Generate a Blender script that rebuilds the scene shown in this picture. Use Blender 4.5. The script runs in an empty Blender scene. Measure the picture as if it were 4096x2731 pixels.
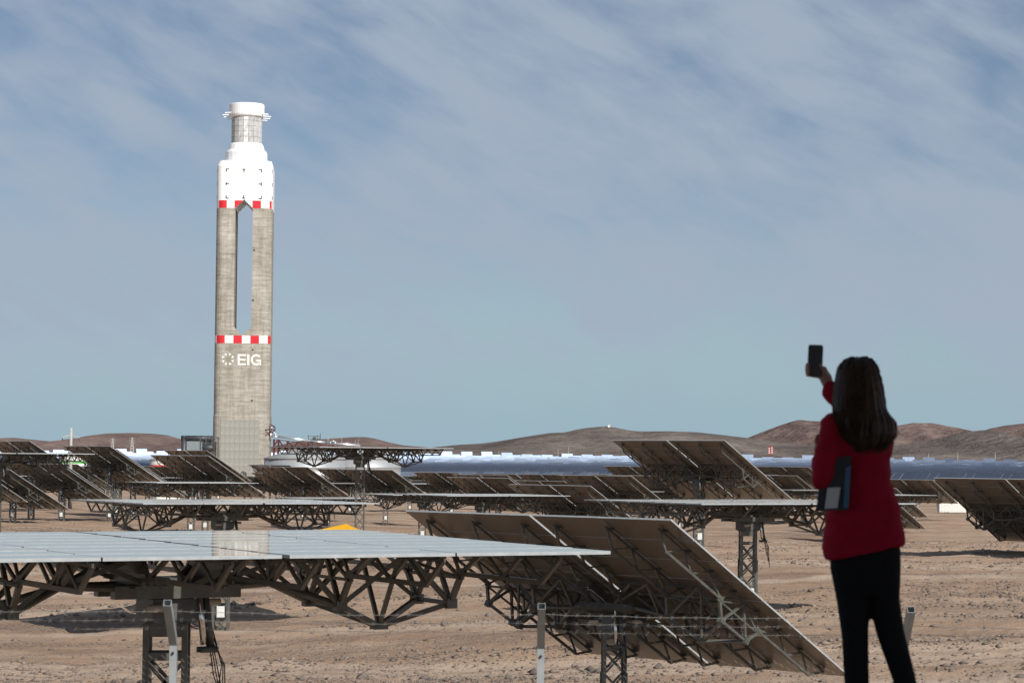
import bpy, bmesh, math, random
import numpy as np
from mathutils import Matrix, Vector
random.seed(7); rng = np.random.default_rng(7)
D = math.pi/180
scene = bpy.context.scene
COL = scene.collection

# ------------------------------------------------------------------ camera
W, H, FX = 4096, 2731, 9671.0
PITCH, ROLL = math.atan((1830-H/2)/FX), 0.009
_r0 = np.array([1, 0, 0.]); _f = np.array([0, math.cos(PITCH), math.sin(PITCH)]); _u0 = np.cross(_r0, _f)
_r = math.cos(ROLL)*_r0+math.sin(ROLL)*_u0; _u = -math.sin(ROLL)*_r0+math.cos(ROLL)*_u0
cam = bpy.data.cameras.new('camera'); camo = bpy.data.objects.new('camera', cam); COL.objects.link(camo)
cam.sensor_width = 36; cam.lens = 36*FX/W; cam.clip_start = 0.1; cam.clip_end = 80000
camo.matrix_world = Matrix(((_r[0], _u[0], -_f[0], 0), (_r[1], _u[1], -_f[1], 0), (_r[2], _u[2], -_f[2], 0), (0, 0, 0, 1)))
cam.dof.use_dof = True; cam.dof.focus_distance = 260; cam.dof.aperture_fstop = 8
scene.camera = camo
def ray(px, py):
    d = _f+_r*(px-W/2)/FX-_u*(py-H/2)/FX
    return d/d[1]
def at(px, py, Y): return ray(px, py)*Y

# ------------------------------------------------------------------ sky, sun, exposure
SAZ, SEL = 149.0, 36.0
SUN = np.array([math.sin(SAZ*D)*math.cos(SEL*D), math.cos(SAZ*D)*math.cos(SEL*D), math.sin(SEL*D)])
world = bpy.data.worlds.new('World'); scene.world = world; world.use_nodes = True
nt = world.node_tree; nt.nodes.clear()
def N(t, **k):
    n = nt.nodes.new(t)
    for a, b in k.items(): setattr(n, a, b)
    return n
sky = N('ShaderNodeTexSky', sky_type='NISHITA', sun_disc=False)
sky.sun_elevation = SEL*D; sky.sun_rotation = SAZ*D; sky.altitude = 1500; sky.air_density = 0.9; sky.dust_density = 0.8; sky.ozone_density = 1.2
bg = N('ShaderNodeBackground'); bg.inputs[1].default_value = 0.064
nt.links.new(sky.outputs[0], bg.inputs[0])
tc = N('ShaderNodeTexCoord')
mp = N('ShaderNodeMapping', vector_type='POINT'); mp.inputs['Rotation'].default_value = (0, -26*D, 0); mp.inputs['Scale'].default_value = (1, 1, 1)
mp2 = N('ShaderNodeMapping'); mp2.inputs['Scale'].default_value = (6.5, 6.5, 24.0); mp2.inputs['Location'].default_value = (0.35, 0, 0.9)
nt.links.new(tc.outputs['Generated'], mp.inputs[0]); nt.links.new(mp.outputs[0], mp2.inputs[0])
n1 = N('ShaderNodeTexNoise'); n1.inputs['Scale'].default_value = 1.0; n1.inputs['Detail'].default_value = 8; n1.inputs['Roughness'].default_value = 0.60; n1.inputs['Distortion'].default_value = 0.35
nt.links.new(mp2.outputs[0], n1.inputs['Vector'])
mp3 = N('ShaderNodeMapping'); mp3.inputs['Scale'].default_value = (11, 11, 20); mp3.inputs['Location'].default_value = (2.3, 0.4, 1.2)
nt.links.new(tc.outputs['Generated'], mp3.inputs[0])
n2 = N('ShaderNodeTexNoise'); n2.inputs['Scale'].default_value = 1.0; n2.inputs['Detail'].default_value = 3
nt.links.new(mp3.outputs[0], n2.inputs['Vector'])
mp4 = N('ShaderNodeMapping'); mp4.inputs['Scale'].default_value = (22, 22, 60); nt.links.new(mp.outputs[0], mp4.inputs[0])
n3 = N('ShaderNodeTexNoise'); n3.inputs['Scale'].default_value = 1.0; n3.inputs['Detail'].default_value = 5; n3.inputs['Roughness'].default_value = 0.55; n3.inputs['Distortion'].default_value = 0.4; nt.links.new(mp4.outputs[0], n3.inputs['Vector'])
ad0 = N('ShaderNodeMath', operation='ADD'); nt.links.new(n1.outputs[0], ad0.inputs[0]); nt.links.new(n2.outputs[0], ad0.inputs[1])
ad = N('ShaderNodeMath', operation='MULTIPLY_ADD'); ad.inputs[1].default_value = 0.80; nt.links.new(n3.outputs[0], ad.inputs[0]); nt.links.new(ad0.outputs[0], ad.inputs[2])
rp = N('ShaderNodeMapRange'); rp.interpolation_type = 'SMOOTHSTEP'
for k, v in ((1, 1.04), (2, 1.66), (3, 0.06), (4, 0.95)): rp.inputs[k].default_value = v
nt.links.new(ad.outputs[0], rp.inputs[0])
# the sheet of thin cloud ends low over the horizon
sx = N('ShaderNodeSeparateXYZ'); nt.links.new(tc.outputs['Generated'], sx.inputs[0])
lo = N('ShaderNodeMapRange'); lo.interpolation_type = 'SMOOTHSTEP'
for k, v in ((1, 0.012), (2, 0.062), (3, 0.28), (4, 1.0)): lo.inputs[k].default_value = v
nt.links.new(sx.outputs[2], lo.inputs[0])
hi = N('ShaderNodeMapRange'); hi.interpolation_type = 'SMOOTHSTEP'   # and thins out high overhead, where the mirrors show deep blue
for k, v in ((1, 0.30), (2, 0.70), (3, 1.0), (4, 0.05)): hi.inputs[k].default_value = v
nt.links.new(sx.outputs[2], hi.inputs[0])
ml0 = N('ShaderNodeMath', operation='MULTIPLY'); nt.links.new(lo.outputs[0], ml0.inputs[0]); nt.links.new(hi.outputs[0], ml0.inputs[1])
ml = N('ShaderNodeMath', operation='MULTIPLY'); nt.links.new(rp.outputs[0], ml.inputs[0]); nt.links.new(ml0.outputs[0], ml.inputs[1])
# thin ice cloud scatters forward: a soft white aureole round the sun, as the far mirrors show it
dt = N('ShaderNodeVectorMath', operation='DOT_PRODUCT'); nt.links.new(tc.outputs['Generated'], dt.inputs[0]); dt.inputs[1].default_value = tuple(SUN)
dm_ = N('ShaderNodeMath', operation='MAXIMUM'); dm_.inputs[1].default_value = 0.0; nt.links.new(dt.outputs['Value'], dm_.inputs[0])
gl = N('ShaderNodeMath', operation='POWER'); gl.inputs[1].default_value = 14; nt.links.new(dm_.outputs[0], gl.inputs[0])
gm = N('ShaderNodeMath', operation='MULTIPLY_ADD', use_clamp=True); gm.inputs[1].default_value = 0.9; nt.links.new(gl.outputs[0], gm.inputs[0]); nt.links.new(ml.outputs[0], gm.inputs[2])
gs = N('ShaderNodeMath', operation='MULTIPLY_ADD'); gs.inputs[1].default_value = 5.0; gs.inputs[2].default_value = 1.0; nt.links.new(gl.outputs[0], gs.inputs[0])
cbg = N('ShaderNodeBackground'); nt.links.new(gs.outputs[0], cbg.inputs[1]); cbg.inputs[0].default_value = (0.365, 0.437, 0.54, 1)
hz = N('ShaderNodeMapRange'); hz.interpolation_type = 'SMOOTHSTEP'   # clear pale-blue air low all round the horizon
for k, v in ((1, 0.0), (2, 0.105), (3, 0.92), (4, 0.0)): hz.inputs[k].default_value = v
nt.links.new(sx.outputs[2], hz.inputs[0])
hbg = N('ShaderNodeBackground'); hbg.inputs[0].default_value = (0.30, 0.452, 0.54, 1)
hmx = N('ShaderNodeMixShader'); nt.links.new(hz.outputs[0], hmx.inputs[0]); nt.links.new(bg.outputs[0], hmx.inputs[1]); nt.links.new(hbg.outputs[0], hmx.inputs[2])
mx = N('ShaderNodeMixShader'); out = N('ShaderNodeOutputWorld')
nt.links.new(gm.outputs[0], mx.inputs[0]); nt.links.new(hmx.outputs[0], mx.inputs[1]); nt.links.new(cbg.outputs[0], mx.inputs[2]); nt.links.new(mx.outputs[0], out.inputs[0])

sun = bpy.data.lights.new('sun', 'SUN'); sun.energy = 4.6; sun.angle = 0.55*D; sun.color = (1.0, 0.955, 0.89)
suno = bpy.data.objects.new('sun', sun); COL.objects.link(suno); suno.location = (30, -60, 60)
suno.rotation_euler = Vector(SUN).to_track_quat('Z', 'Y').to_euler()
scene.view_settings.view_transform = 'Standard'; scene.view_settings.look = 'None'; scene.view_settings.exposure = 0.0; scene.view_settings.gamma = 1.0
scene.cycles.caustics_reflective = False; scene.cycles.caustics_refractive = False

# ------------------------------------------------------------------ materials
def mat(name, col, rough=0.8, metal=0.0, spec=0.3, vary=0.0, scale=4.0, bump=0.0, bscale=30.0, stretch=(1, 1, 1), col2=None, backface=False):
    m = bpy.data.materials.new(name); m.use_nodes = True; t = m.node_tree; b = t.nodes['Principled BSDF']
    b.inputs['Base Color'].default_value = (*col, 1); b.inputs['Roughness'].default_value = rough; b.inputs['Metallic'].default_value = metal
    b.inputs['Specular IOR Level'].default_value = spec
    tcn = t.nodes.new('ShaderNodeTexCoord'); mpn = t.nodes.new('ShaderNodeMapping'); mpn.inputs['Scale'].default_value = stretch
    t.links.new(tcn.outputs['Object'], mpn.inputs[0])
    if vary or col2:
        n = t.nodes.new('ShaderNodeTexNoise'); n.inputs['Scale'].default_value = scale; n.inputs['Detail'].default_value = 5; n.inputs['Roughness'].default_value = 0.6
        t.links.new(mpn.outputs[0], n.inputs['Vector'])
        r = t.nodes.new('ShaderNodeValToRGB'); c2 = col2 or tuple(c*(1-vary) for c in col); c1 = col if col2 else tuple(min(1, c*(1+vary)) for c in col)
        r.color_ramp.elements[0].position = 0.34; r.color_ramp.elements[1].position = 0.66
        r.color_ramp.elements[0].color = (*c2, 1); r.color_ramp.elements[1].color = (*c1, 1)
        t.links.new(n.outputs[0], r.inputs[0]); t.links.new(r.outputs[0], b.inputs['Base Color'])
    if bump:
        n = t.nodes.new('ShaderNodeTexNoise'); n.inputs['Scale'].default_value = bscale; n.inputs['Detail'].default_value = 4
        t.links.new(mpn.outputs[0], n.inputs['Vector']); bp = t.nodes.new('ShaderNodeBump'); bp.inputs['Strength'].default_value = bump; bp.inputs['Distance'].default_value = 0.1
        t.links.new(n.outputs[0], bp.inputs['Height']); t.links.new(bp.outputs[0], b.inputs['Normal'])
    return m
M = {}
M['steel'] = mat('galvanised_steel', (0.092, 0.092, 0.081), 0.40, 0.15, 0.6, 0.25, 3.0)
M['steel_dark'] = mat('dark_steel', (0.10, 0.105, 0.10), 0.5, 0.3, 0.4, 0.25, 3.0)
M['chrome'] = mat('polished_cylinder', (0.72, 0.72, 0.70), 0.18, 1.0, 0.5, 0.1, 6.0)
M['motor'] = mat('beige_motor', (0.42, 0.36, 0.29), 0.5, 0, 0.4, 0.12, 6.0)
M['cabinet'] = mat('cabinet_paint', (0.62, 0.63, 0.60), 0.5, 0, 0.4, 0.08, 5.0)
M['black'] = mat('black_rubber', (0.02, 0.02, 0.02), 0.6)
M['back'] = mat('mirror_back', (0.26, 0.222, 0.183), 0.28, 0.55, 0.5, 0.06, 0.9)
M['edge'] = mat('mirror_edge', (0.40, 0.42, 0.42), 0.4, 0.2, 0.5, 0.1, 5.0)
def mirror_mat():
    m = bpy.data.materials.new('dusty_mirror'); m.use_nodes = True; t = m.node_tree; b = t.nodes['Principled BSDF']
    b.inputs['Metallic'].default_value = 1; b.inputs['Base Color'].default_value = (0.88, 0.90, 0.92, 1); b.inputs['Roughness'].default_value = 0.03
    d = t.nodes.new('ShaderNodeBsdfDiffuse'); d.inputs[0].default_value = (0.46, 0.43, 0.385, 1)
    mxs = t.nodes.new('ShaderNodeMixShader'); tcn = t.nodes.new('ShaderNodeTexCoord'); mpn = t.nodes.new('ShaderNodeMapping'); mpn.inputs['Scale'].default_value = (1, 3, 1)
    n = t.nodes.new('ShaderNodeTexNoise'); n.inputs['Scale'].default_value = 0.8; n.inputs['Detail'].default_value = 6
    t.links.new(tcn.outputs['Object'], mpn.inputs[0]); t.links.new(mpn.outputs[0], n.inputs['Vector'])
    r = t.nodes.new('ShaderNodeMapRange'); r.inputs[1].default_value = 0.3; r.inputs[2].default_value = 0.75; r.inputs[3].default_value = 0.01; r.inputs[4].default_value = 0.05
    t.links.new(n.outputs[0], r.inputs[0])
    oi = t.nodes.new('ShaderNodeObjectInfo'); rm = t.nodes.new('ShaderNodeMath'); rm.operation = 'MULTIPLY_ADD'; rm.inputs[1].default_value = 0.04; t.links.new(oi.outputs['Random'], rm.inputs[0]); t.links.new(r.outputs[0], rm.inputs[2])
    # dust films look denser at a grazing angle, like on any dusty glass
    lw = t.nodes.new('ShaderNodeLayerWeight'); lw.inputs[0].default_value = 0.5
    pw = t.nodes.new('ShaderNodeMath'); pw.operation = 'POWER'; pw.inputs[1].default_value = 6; t.links.new(lw.outputs['Facing'], pw.inputs[0])
    mu = t.nodes.new('ShaderNodeMath'); mu.operation = 'MULTIPLY_ADD'; mu.inputs[1].default_value = 0.37
    t.links.new(pw.outputs[0], mu.inputs[0]); t.links.new(rm.outputs[0], mu.inputs[2])
    o = t.nodes['Material Output']
    t.links.new(mu.outputs[0], mxs.inputs[0]); t.links.new(b.outputs[0], mxs.inputs[1]); t.links.new(d.outputs[0], mxs.inputs[2]); t.links.new(mxs.outputs[0], o.inputs[0])
    return m
M['mirror'] = mirror_mat()
_t = M['back'].node_tree; _b = _t.nodes['Principled BSDF']; _oi = _t.nodes.new('ShaderNodeObjectInfo'); _hs = _t.nodes.new('ShaderNodeHueSaturation'); _mr = _t.nodes.new('ShaderNodeMapRange')
_mr.inputs[3].default_value = 0.90; _mr.inputs[4].default_value = 1.10; _t.links.new(_oi.outputs['Random'], _mr.inputs[0]); _t.links.new(_mr.outputs[0], _hs.inputs['Value']); _t.links.new(_b.inputs['Base Color'].links[0].from_socket, _hs.inputs['Color']); _t.links.new(_hs.outputs[0], _b.inputs['Base Color'])

# ------------------------------------------------------------------ mesh helpers
class MB:
    """collects faces; build() links them as one mesh object"""
    def __init__(s): s.v = []; s.f = []; s.m = []
    def poly(s, pts, mi=0):
        b = len(s.v); s.v += [tuple(p) for p in pts]; s.f.append(tuple(range(b, b+len(pts)))); s.m.append(mi)
    def box(s, c, d, R=None, mi=0, mats=None):
        c = np.array(c, float); hx, hy, hz = np.array(d)/2.0; b = len(s.v)
        for z in (-hz, hz):
            for x, y in ((-hx, -hy), (hx, -hy), (hx, hy), (-hx, hy)):
                p = np.array([x, y, z]); p = (R@p if R is not None else p)+c; s.v.append(tuple(p))
        fs = [(0, 3, 2, 1), (4, 5, 6, 7), (0, 1, 5, 4), (1, 2, 6, 5), (2, 3, 7, 6), (3, 0, 4, 7)]
        for i, f in enumerate(fs): s.f.append(tuple(b+k for k in f)); s.m.append(mats[i] if mats else mi)
    def bar(s, p, q, w, h=None, mi=0, n=4, up=None):
        p = np.array(p, float); q = np.array(q, float); d = q-p; L = np.linalg.norm(d)
        if L < 1e-6: return
        d = d/L; a = np.array(up if up is not None else [0, 0, 1.]);
        if abs(a@d) > 0.95: a = np.array([1., 0, 0])
        x = np.cross(d, a); x /= np.linalg.norm(x); y = np.cross(x, d); h = h or w; b = len(s.v)
        off = math.pi/4 if n == 4 else 0; k = math.sqrt(2) if n == 4 else 1
        for P in (p, q):
            for i in range(n):
                t = off+2*math.pi*i/n; s.v.append(tuple(P+x*math.cos(t)*w/2*k+y*math.sin(t)*h/2*k))
        for i in range(n): j = (i+1) % n; s.f.append((b+i, b+j, b+n+j, b+n+i)); s.m.append(mi)
        s.f.append(tuple(b+i for i in reversed(range(n)))); s.f.append(tuple(b+n+i for i in range(n))); s.m += [mi, mi]
    def tube(s, pts, w, mi=0, n=6):
        for a, b in zip(pts[:-1], pts[1:]): s.bar(a, b, w, None, mi, n)
    def loft(s, rings, mi=0, cap=True):
        b = len(s.v); n = len(rings[0])
        for r in rings: s.v += [tuple(p) for p in r]
        for k in range(len(rings)-1):
            for i in range(n): j = (i+1) % n; s.f.append((b+k*n+i, b+k*n+j, b+(k+1)*n+j, b+(k+1)*n+i)); s.m.append(mi)
        if cap:
            s.f.append(tuple(b+i for i in reversed(range(n)))); s.f.append(tuple(b+(len(rings)-1)*n+i for i in range(n))); s.m += [mi, mi]
    def lathe(s, prof, c=(0, 0, 0), n=32, mi=0):
        s.loft([[(c[0]+r*math.cos(2*math.pi*i/n), c[1]+r*math.sin(2*math.pi*i/n), c[2]+z) for i in range(n)] for r, z in prof], mi)
    def mesh(s, name, mats, smooth=False):
        me = bpy.data.meshes.new(name); me.from_pydata(s.v, [], s.f)
        for m in (mats if isinstance(mats, (list, tuple)) else [mats]): me.materials.append(m)
        me.polygons.foreach_set('material_index', s.m)
        if smooth: me.polygons.foreach_set('use_smooth', [True]*len(s.f))
        me.update(); return me
    def build(s, name, mats, parent=None, smooth=False): return obj(name, s.mesh(name, mats, smooth), parent)
def obj(name, data, parent=None, mw=None):
    o = bpy.data.objects.new(name, data); COL.objects.link(o)
    if parent is not None: o.parent = parent
    if mw is not None: o.matrix_local = mw
    return o
def tag(o, label=None, cat=None, group=None, kind=None):
    if label: o['label'] = label
    if cat: o['category'] = cat
    if group: o['group'] = group
    if kind: o['kind'] = kind
    return o
def empty(name, loc): o = obj(name, None); o.location = loc; o.empty_display_size = 0.5; return o
def grid_mesh(name, P, mats, smooth=True):
    """P: (rows, cols, 3) array"""
    R, C = P.shape[:2]; me = bpy.data.meshes.new(name)
    idx = np.arange(R*C).reshape(R, C); q = np.stack([idx[:-1, :-1], idx[:-1, 1:], idx[1:, 1:], idx[1:, :-1]], -1).reshape(-1, 4)
    me.vertices.add(R*C); me.vertices.foreach_set('co', P.reshape(-1).astype(np.float32))
    me.loops.add(q.size); me.loops.foreach_set('vertex_index', q.reshape(-1).astype(np.int32))
    me.polygons.add(len(q)); me.polygons.foreach_set('loop_start', np.arange(0, q.size, 4, dtype=np.int32))
    me.polygons.foreach_set('use_smooth', np.full(len(q), smooth))
    me.materials.append(mats); me.update(); me.validate(); return me
_perm = rng.random((256, 256))
def vnoise(x, y):
    xi = np.floor(x).astype(int); yi = np.floor(y).astype(int); fx = x-xi; fy = y-yi; fx = fx*fx*(3-2*fx); fy = fy*fy*(3-2*fy)
    a = _perm[xi % 256, yi % 256]; b = _perm[(xi+1) % 256, yi % 256]; c = _perm[xi % 256, (yi+1) % 256]; d = _perm[(xi+1) % 256, (yi+1) % 256]
    return (a*(1-fx)+b*fx)*(1-fy)+(c*(1-fx)+d*fx)*fy
def fbm(x, y, o=4):
    s = 0; a = 0.5
    for k in range(o): s = s+a*(vnoise(x*2**k+17.3*k, y*2**k+5.1*k)-0.5); a *= 0.5
    return s

# ------------------------------------------------------------------ ground
SAMP = np.array([  # x, y, z of the natural ground as read off pylon feet
 (-6.4, 46, -8.8), (12, 46, -8.8), (-10, 70, -9.6), (4, 86, -10.1), (20, 86, -9.6), (-15.1, 127, -9.5), (-30, 127, -9.6), (2, 112, -9.0), (12, 123, -6.9), (12, 153, -7.6), (28, 120, -7.2), (30, 150, -7.4),
 (-11, 172, -7.9), (-13.3, 213.6, -5.6), (-41.8, 196, -6.3), (-3, 230, -8.6), (17, 214, -7.2), (42, 187, -7.0), (8, 282, -10.6), (-3, 280, -10.4), (-38, 292, -9.6), (-39, 313, -9.3),
 (-58, 354, -8.4), (-63, 345, -10.0), (-33, 385, -10.6), (-43, 464, -10.8), (-20, 389, -10.8), (-26, 344, -11.2), (-11, 475, -11.5), (-1.5, 356, -11.2), (0, 542, -12.2), (9, 505, -12), (22, 401, -11.8), (25, 723, -17.5),
 (8, 443, -12.2), (59, 503, -10.2), (58, 524, -11.4), (75, 449, -11.0), (57, 381, -11.2),
 (-200, 720, -14), (200, 720, -14), (0, 1000, -16.2), (-200, 1000, -16.2), (200, 1000, -16.0), (-184, 1655, -17.4), (0, 1400, -17.5), (200, 1400, -17.3), (-300, 1400, -17.5),
 (0, 1700, -17.2), (300, 1700, -17.0), (-300, 1700, -17.2), (0, 2000, -16.6), (300, 2000, -16.4), (-300, 2000, -16.6), (0, 2300, -15.0), (380, 2300, -14.8), (-380, 2300, -15.0), (0, 2560, -11.6), (440, 2560, -11.4), (-440, 2560, -11.6), (0, 2830, -6.8), (500, 2830, -6.6), (-500, 2830, -7.0), (0, 3500, -5.0), (800, 3500, -5), (-800, 3500, -5),
 (0, 8000, -5.0), (2000, 8000, -5), (-2000, 8000, -5), (0, 30000, -5), (6000, 30000, -5), (-6000, 30000, -5)])
_sa = SAMP[:, 0]/SAMP[:, 1]; _sl = np.log(SAMP[:, 1])
def base_ground(x, y):
    x = np.asarray(x, float); y = np.asarray(y, float); r = np.hypot(x, y); sh = x.shape
    a = np.clip(np.arctan2(x, np.where(np.abs(y) < 1e-6, 1e-6, y)), -0.6, 0.6).ravel(); l = np.log(np.maximum(r, 20)).ravel(); res = np.empty(a.size)
    for i in range(0, a.size, 40000):
        da = (a[i:i+40000, None]-_sa)/0.085; dl = (l[i:i+40000, None]-_sl)/np.where(_sl > 6.5, 0.075, 0.17); w = np.exp(-0.5*np.minimum(da*da+dl*dl, 300))+1e-9/(1+da*da*0.2+dl*dl)**2
        res[i:i+40000] = (w*SAMP[:, 2]).sum(1)/w.sum(1)
    z = res.reshape(sh)
    near = np.interp(r, [0, 13.5, 16, 20.5, 30, 46], [-1.3, -1.3, -1.75, -3.3, -6.6, -8.8])
    t = np.clip((r-40)/12, 0, 1); return near*(1-t)+z*t
def ground_z(x, y):
    x = np.asarray(x, float); y = np.asarray(y, float); r = np.hypot(x, y)
    k = np.clip((r-14)/20, 0, 1)*np.clip((900-r)/500, 0, 1)
    b = fbm(x*0.06, y*0.06, 3)*1.1+fbm(x*0.45+9, y*0.6, 3)*0.42+fbm(x*1.9, y*2.2+3, 2)*0.13
    # low windrows of graded soil that run across the field
    q = y+0.05*x+6*fbm(x*0.02+2, y*0.01, 2); wr = np.exp(-((q % 31.0-15)/1.6)**2)*0.30
    return base_ground(x, y)+k*(b+wr)
def gz(x, y): return float(ground_z(np.array([x]), np.array([y]))[0])
ang = np.concatenate([np.linspace(-180, -40, 20, endpoint=False), np.linspace(-40, -14.5, 18, endpoint=False), np.linspace(-14.5, 14.5, 330), np.linspace(14.5, 40, 19)[1:], np.linspace(40, 180, 21)[1:]])*D
rad = np.concatenate([np.geomspace(1.5, 60, 60, endpoint=False), np.linspace(60, 300, 440, endpoint=False), np.geomspace(300, 3000, 130, endpoint=False), np.geomspace(3000, 40000, 24)])
A, Rr = np.meshgrid(ang, rad); GX = Rr*np.sin(A); GY = Rr*np.cos(A)
P = np.stack([GX, GY, ground_z(GX, GY)], -1)
def ground_mat():
    m = bpy.data.materials.new('desert_soil'); m.use_nodes = True; t = m.node_tree; b = t.nodes['Principled BSDF']; b.inputs['Roughness'].default_value = 0.95; b.inputs['Specular IOR Level'].default_value = 0.1
    L = t.links.new; nn = t.nodes.new
    g = nn('ShaderNodeNewGeometry')
    def noise(scale, sc=(1, 1, 1), det=5, ro=0.55, loc=(0, 0, 0), dist=0.0):
        mp = nn('ShaderNodeMapping'); mp.inputs['Scale'].default_value = sc; mp.inputs['Location'].default_value = loc; L(g.outputs['Position'], mp.inputs[0])
        n = nn('ShaderNodeTexNoise'); n.inputs['Scale'].default_value = scale; n.inputs['Detail'].default_value = det; n.inputs['Roughness'].default_value = ro; n.inputs['Distortion'].default_value = dist; L(mp.outputs[0], n.inputs['Vector']); return n.outputs[0]
    def rng_(v, a, b_, c=0.0, d=1.0):
        r = nn('ShaderNodeMapRange'); r.interpolation_type = 'SMOOTHSTEP'; L(v, r.inputs[0])
        for i, k in enumerate((a, b_, c, d)): r.inputs[i+1].default_value = k
        return r.outputs[0]
    def mix(f, a, b_):
        x = nn('ShaderNodeMix'); x.data_type = 'RGBA'; L(f, x.inputs[0])
        for s, v in ((6, a), (7, b_)):
            if isinstance(v, tuple): x.inputs[s].default_value = (*v, 1)
            else: L(v, x.inputs[s])
        return x.outputs[2]
    c = mix(rng_(noise(0.06, (0.30, 1.3, 1)), 0.40, 0.58), (0.385, 0.258, 0.174), (0.48, 0.340, 0.238))
    c = mix(rng_(noise(0.35, (0.5, 1.6, 1), 6, 0.7), 0.52, 0.66, 0, 0.75), c, (0.50, 0.378, 0.282))
    c = mix(rng_(noise(0.16, (0.45, 1.5, 1), 5, 0.6, (40, 7, 0)), 0.52, 0.66, 0, 0.65), c, (0.26, 0.165, 0.112))
    grav = rng_(noise(0.10, (0.30, 1.5, 1), 4, 0.6, (3, 91, 0)), 0.50, 0.62)
    fine = rng_(noise(7.0, (1, 1, 1), 3, 0.6), 0.46, 0.60)
    mg = nn('ShaderNodeMath'); mg.operation = 'MULTIPLY'; L(grav, mg.inputs[0]); L(fine, mg.inputs[1])
    c = mix(mg.outputs[0], c, (0.125, 0.105, 0.095))
    # pale wheel tracks across the field
    sep = nn('ShaderNodeSeparateXYZ'); L(g.outputs['Position'], sep.inputs[0])
    wob = noise(0.02, (1, 0.4, 1), 2)
    def track(slope, period, off, half):
        a = nn('ShaderNodeMath'); a.operation = 'MULTIPLY_ADD'; L(sep.outputs[0], a.inputs[0]); a.inputs[1].default_value = slope; L(sep.outputs[1], a.inputs[2])
        w = nn('ShaderNodeMath'); w.operation = 'MULTIPLY_ADD'; L(wob, w.inputs[0]); w.inputs[1].default_value = 22; L(a.outputs[0], w.inputs[2])
        o = nn('ShaderNodeMath'); o.operation = 'ADD'; L(w.outputs[0], o.inputs[0]); o.inputs[1].default_value = off
        p = nn('ShaderNodeMath'); p.operation = 'PINGPONG'; L(o.outputs[0], p.inputs[0]); p.inputs[1].default_value = period
        return rng_(p.outputs[0], half*0.5, half, 1, 0)
    tr = track(0.08, 17, 3, 1.0); tr2 = track(-0.12, 29, 11, 2.0)
    s = nn('ShaderNodeMath'); s.operation = 'MAXIMUM'; L(tr, s.inputs[0]); L(tr2, s.inputs[1])
    sm = nn('ShaderNodeMath'); sm.operation = 'MULTIPLY'; L(s.outputs[0], sm.inputs[0]); L(rng_(noise(0.3, (0.2, 1, 1)), 0.25, 0.6, 0.25, 0.95), sm.inputs[1])
    c = mix(sm.outputs[0], c, (0.54, 0.415, 0.315))
    for sl, y0, hw in ((0.05, 104, 2.3), (-0.06, 139, 1.6), (0.10, 168, 1.5)):      # graded service lanes with two wheel ruts each
        lane = track(sl, 1000, -(y0+11), hw*1.3); c = mix(rng_(lane, 0.2, 0.9, 0, 0.85), c, (0.52, 0.395, 0.295))
        for dr in (-0.8, 0.8): c = mix(rng_(track(sl, 1000, -(y0+11)+dr, 0.35), 0.2, 0.9, 0, 0.6), c, (0.36, 0.255, 0.182))
    c = mix(rng_(noise(14, (1, 1, 1), 3, 0.7), 0.40, 0.64, 0, 0.3), c, (0.27, 0.19, 0.138))
    L(c, b.inputs['Base Color'])
    h = nn('ShaderNodeMath'); h.operation = 'MULTIPLY_ADD'; L(noise(9, (1, 1, 1), 5, 0.75), h.inputs[0]); h.inputs[1].default_value = 0.5; L(noise(2.2, (1, 1, 1), 5, 0.7), h.inputs[2])
    bp = nn('ShaderNodeBump'); bp.inputs['Strength'].default_value = 0.85; bp.inputs['Distance'].default_value = 0.22; L(h.outputs[0], bp.inputs['Height']); L(bp.outputs[0], b.inputs['Normal'])
    return m
M['soil'] = ground_mat()
ground = tag(obj('ground', grid_mesh('ground', P, M['soil'])), kind='structure')

# ------------------------------------------------------------------ hills
def hill_mat(name, c1, c2, c3):
    m = bpy.data.materials.new(name); m.use_nodes = True; t = m.node_tree; b = t.nodes['Principled BSDF']; b.inputs['Roughness'].default_value = 1; b.inputs['Specular IOR Level'].default_value = 0.0
    g = t.nodes.new('ShaderNodeNewGeometry'); L = t.links.new
    def noise(s, det, ro=0.6, sc=(1, 1, 1)):
        mp = t.nodes.new('ShaderNodeMapping'); mp.inputs['Scale'].default_value = sc; L(g.outputs['Position'], mp.inputs[0])
        n = t.nodes.new('ShaderNodeTexNoise'); n.inputs['Scale'].default_value = s; n.inputs['Detail'].default_value = det; n.inputs['Roughness'].default_value = ro; L(mp.outputs[0], n.inputs['Vector']); return n.outputs[0]
    r = t.nodes.new('ShaderNodeValToRGB'); e = r.color_ramp.elements; e[0].position = 0.36; e[0].color = (*c1, 1); e[1].position = 0.58; e[1].color = (*c2, 1); k = e.new(0.78); k.color = (*c3, 1)
    L(noise(0.004, 8, 0.66, (1, 0.5, 2.5)), r.inputs[0])
    n2 = t.nodes.new('ShaderNodeMix'); n2.data_type = 'RGBA'; n2.blend_type = 'MULTIPLY'; n2.inputs[0].default_value = 0.55
    r2 = t.nodes.new('ShaderNodeValToRGB'); r2.color_ramp.elements[0].position = 0.35; r2.color_ramp.elements[0].color = (0.55, 0.55, 0.55, 1); r2.color_ramp.elements[1].position = 0.6; L(noise(0.035, 4, 0.7), r2.inputs[0])
    L(r.outputs[0], n2.inputs[6]); L(r2.outputs[0], n2.inputs[7]); L(n2.outputs[2], b.inputs['Base Color'])
    bp = t.nodes.new('ShaderNodeBump'); bp.inputs['Strength'].default_value = 1.0; bp.inputs['Distance'].default_value = 40; L(noise(0.012, 6, 0.65), bp.inputs['Height']); L(bp.outputs[0], b.inputs['Normal'])
    return m
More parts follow.
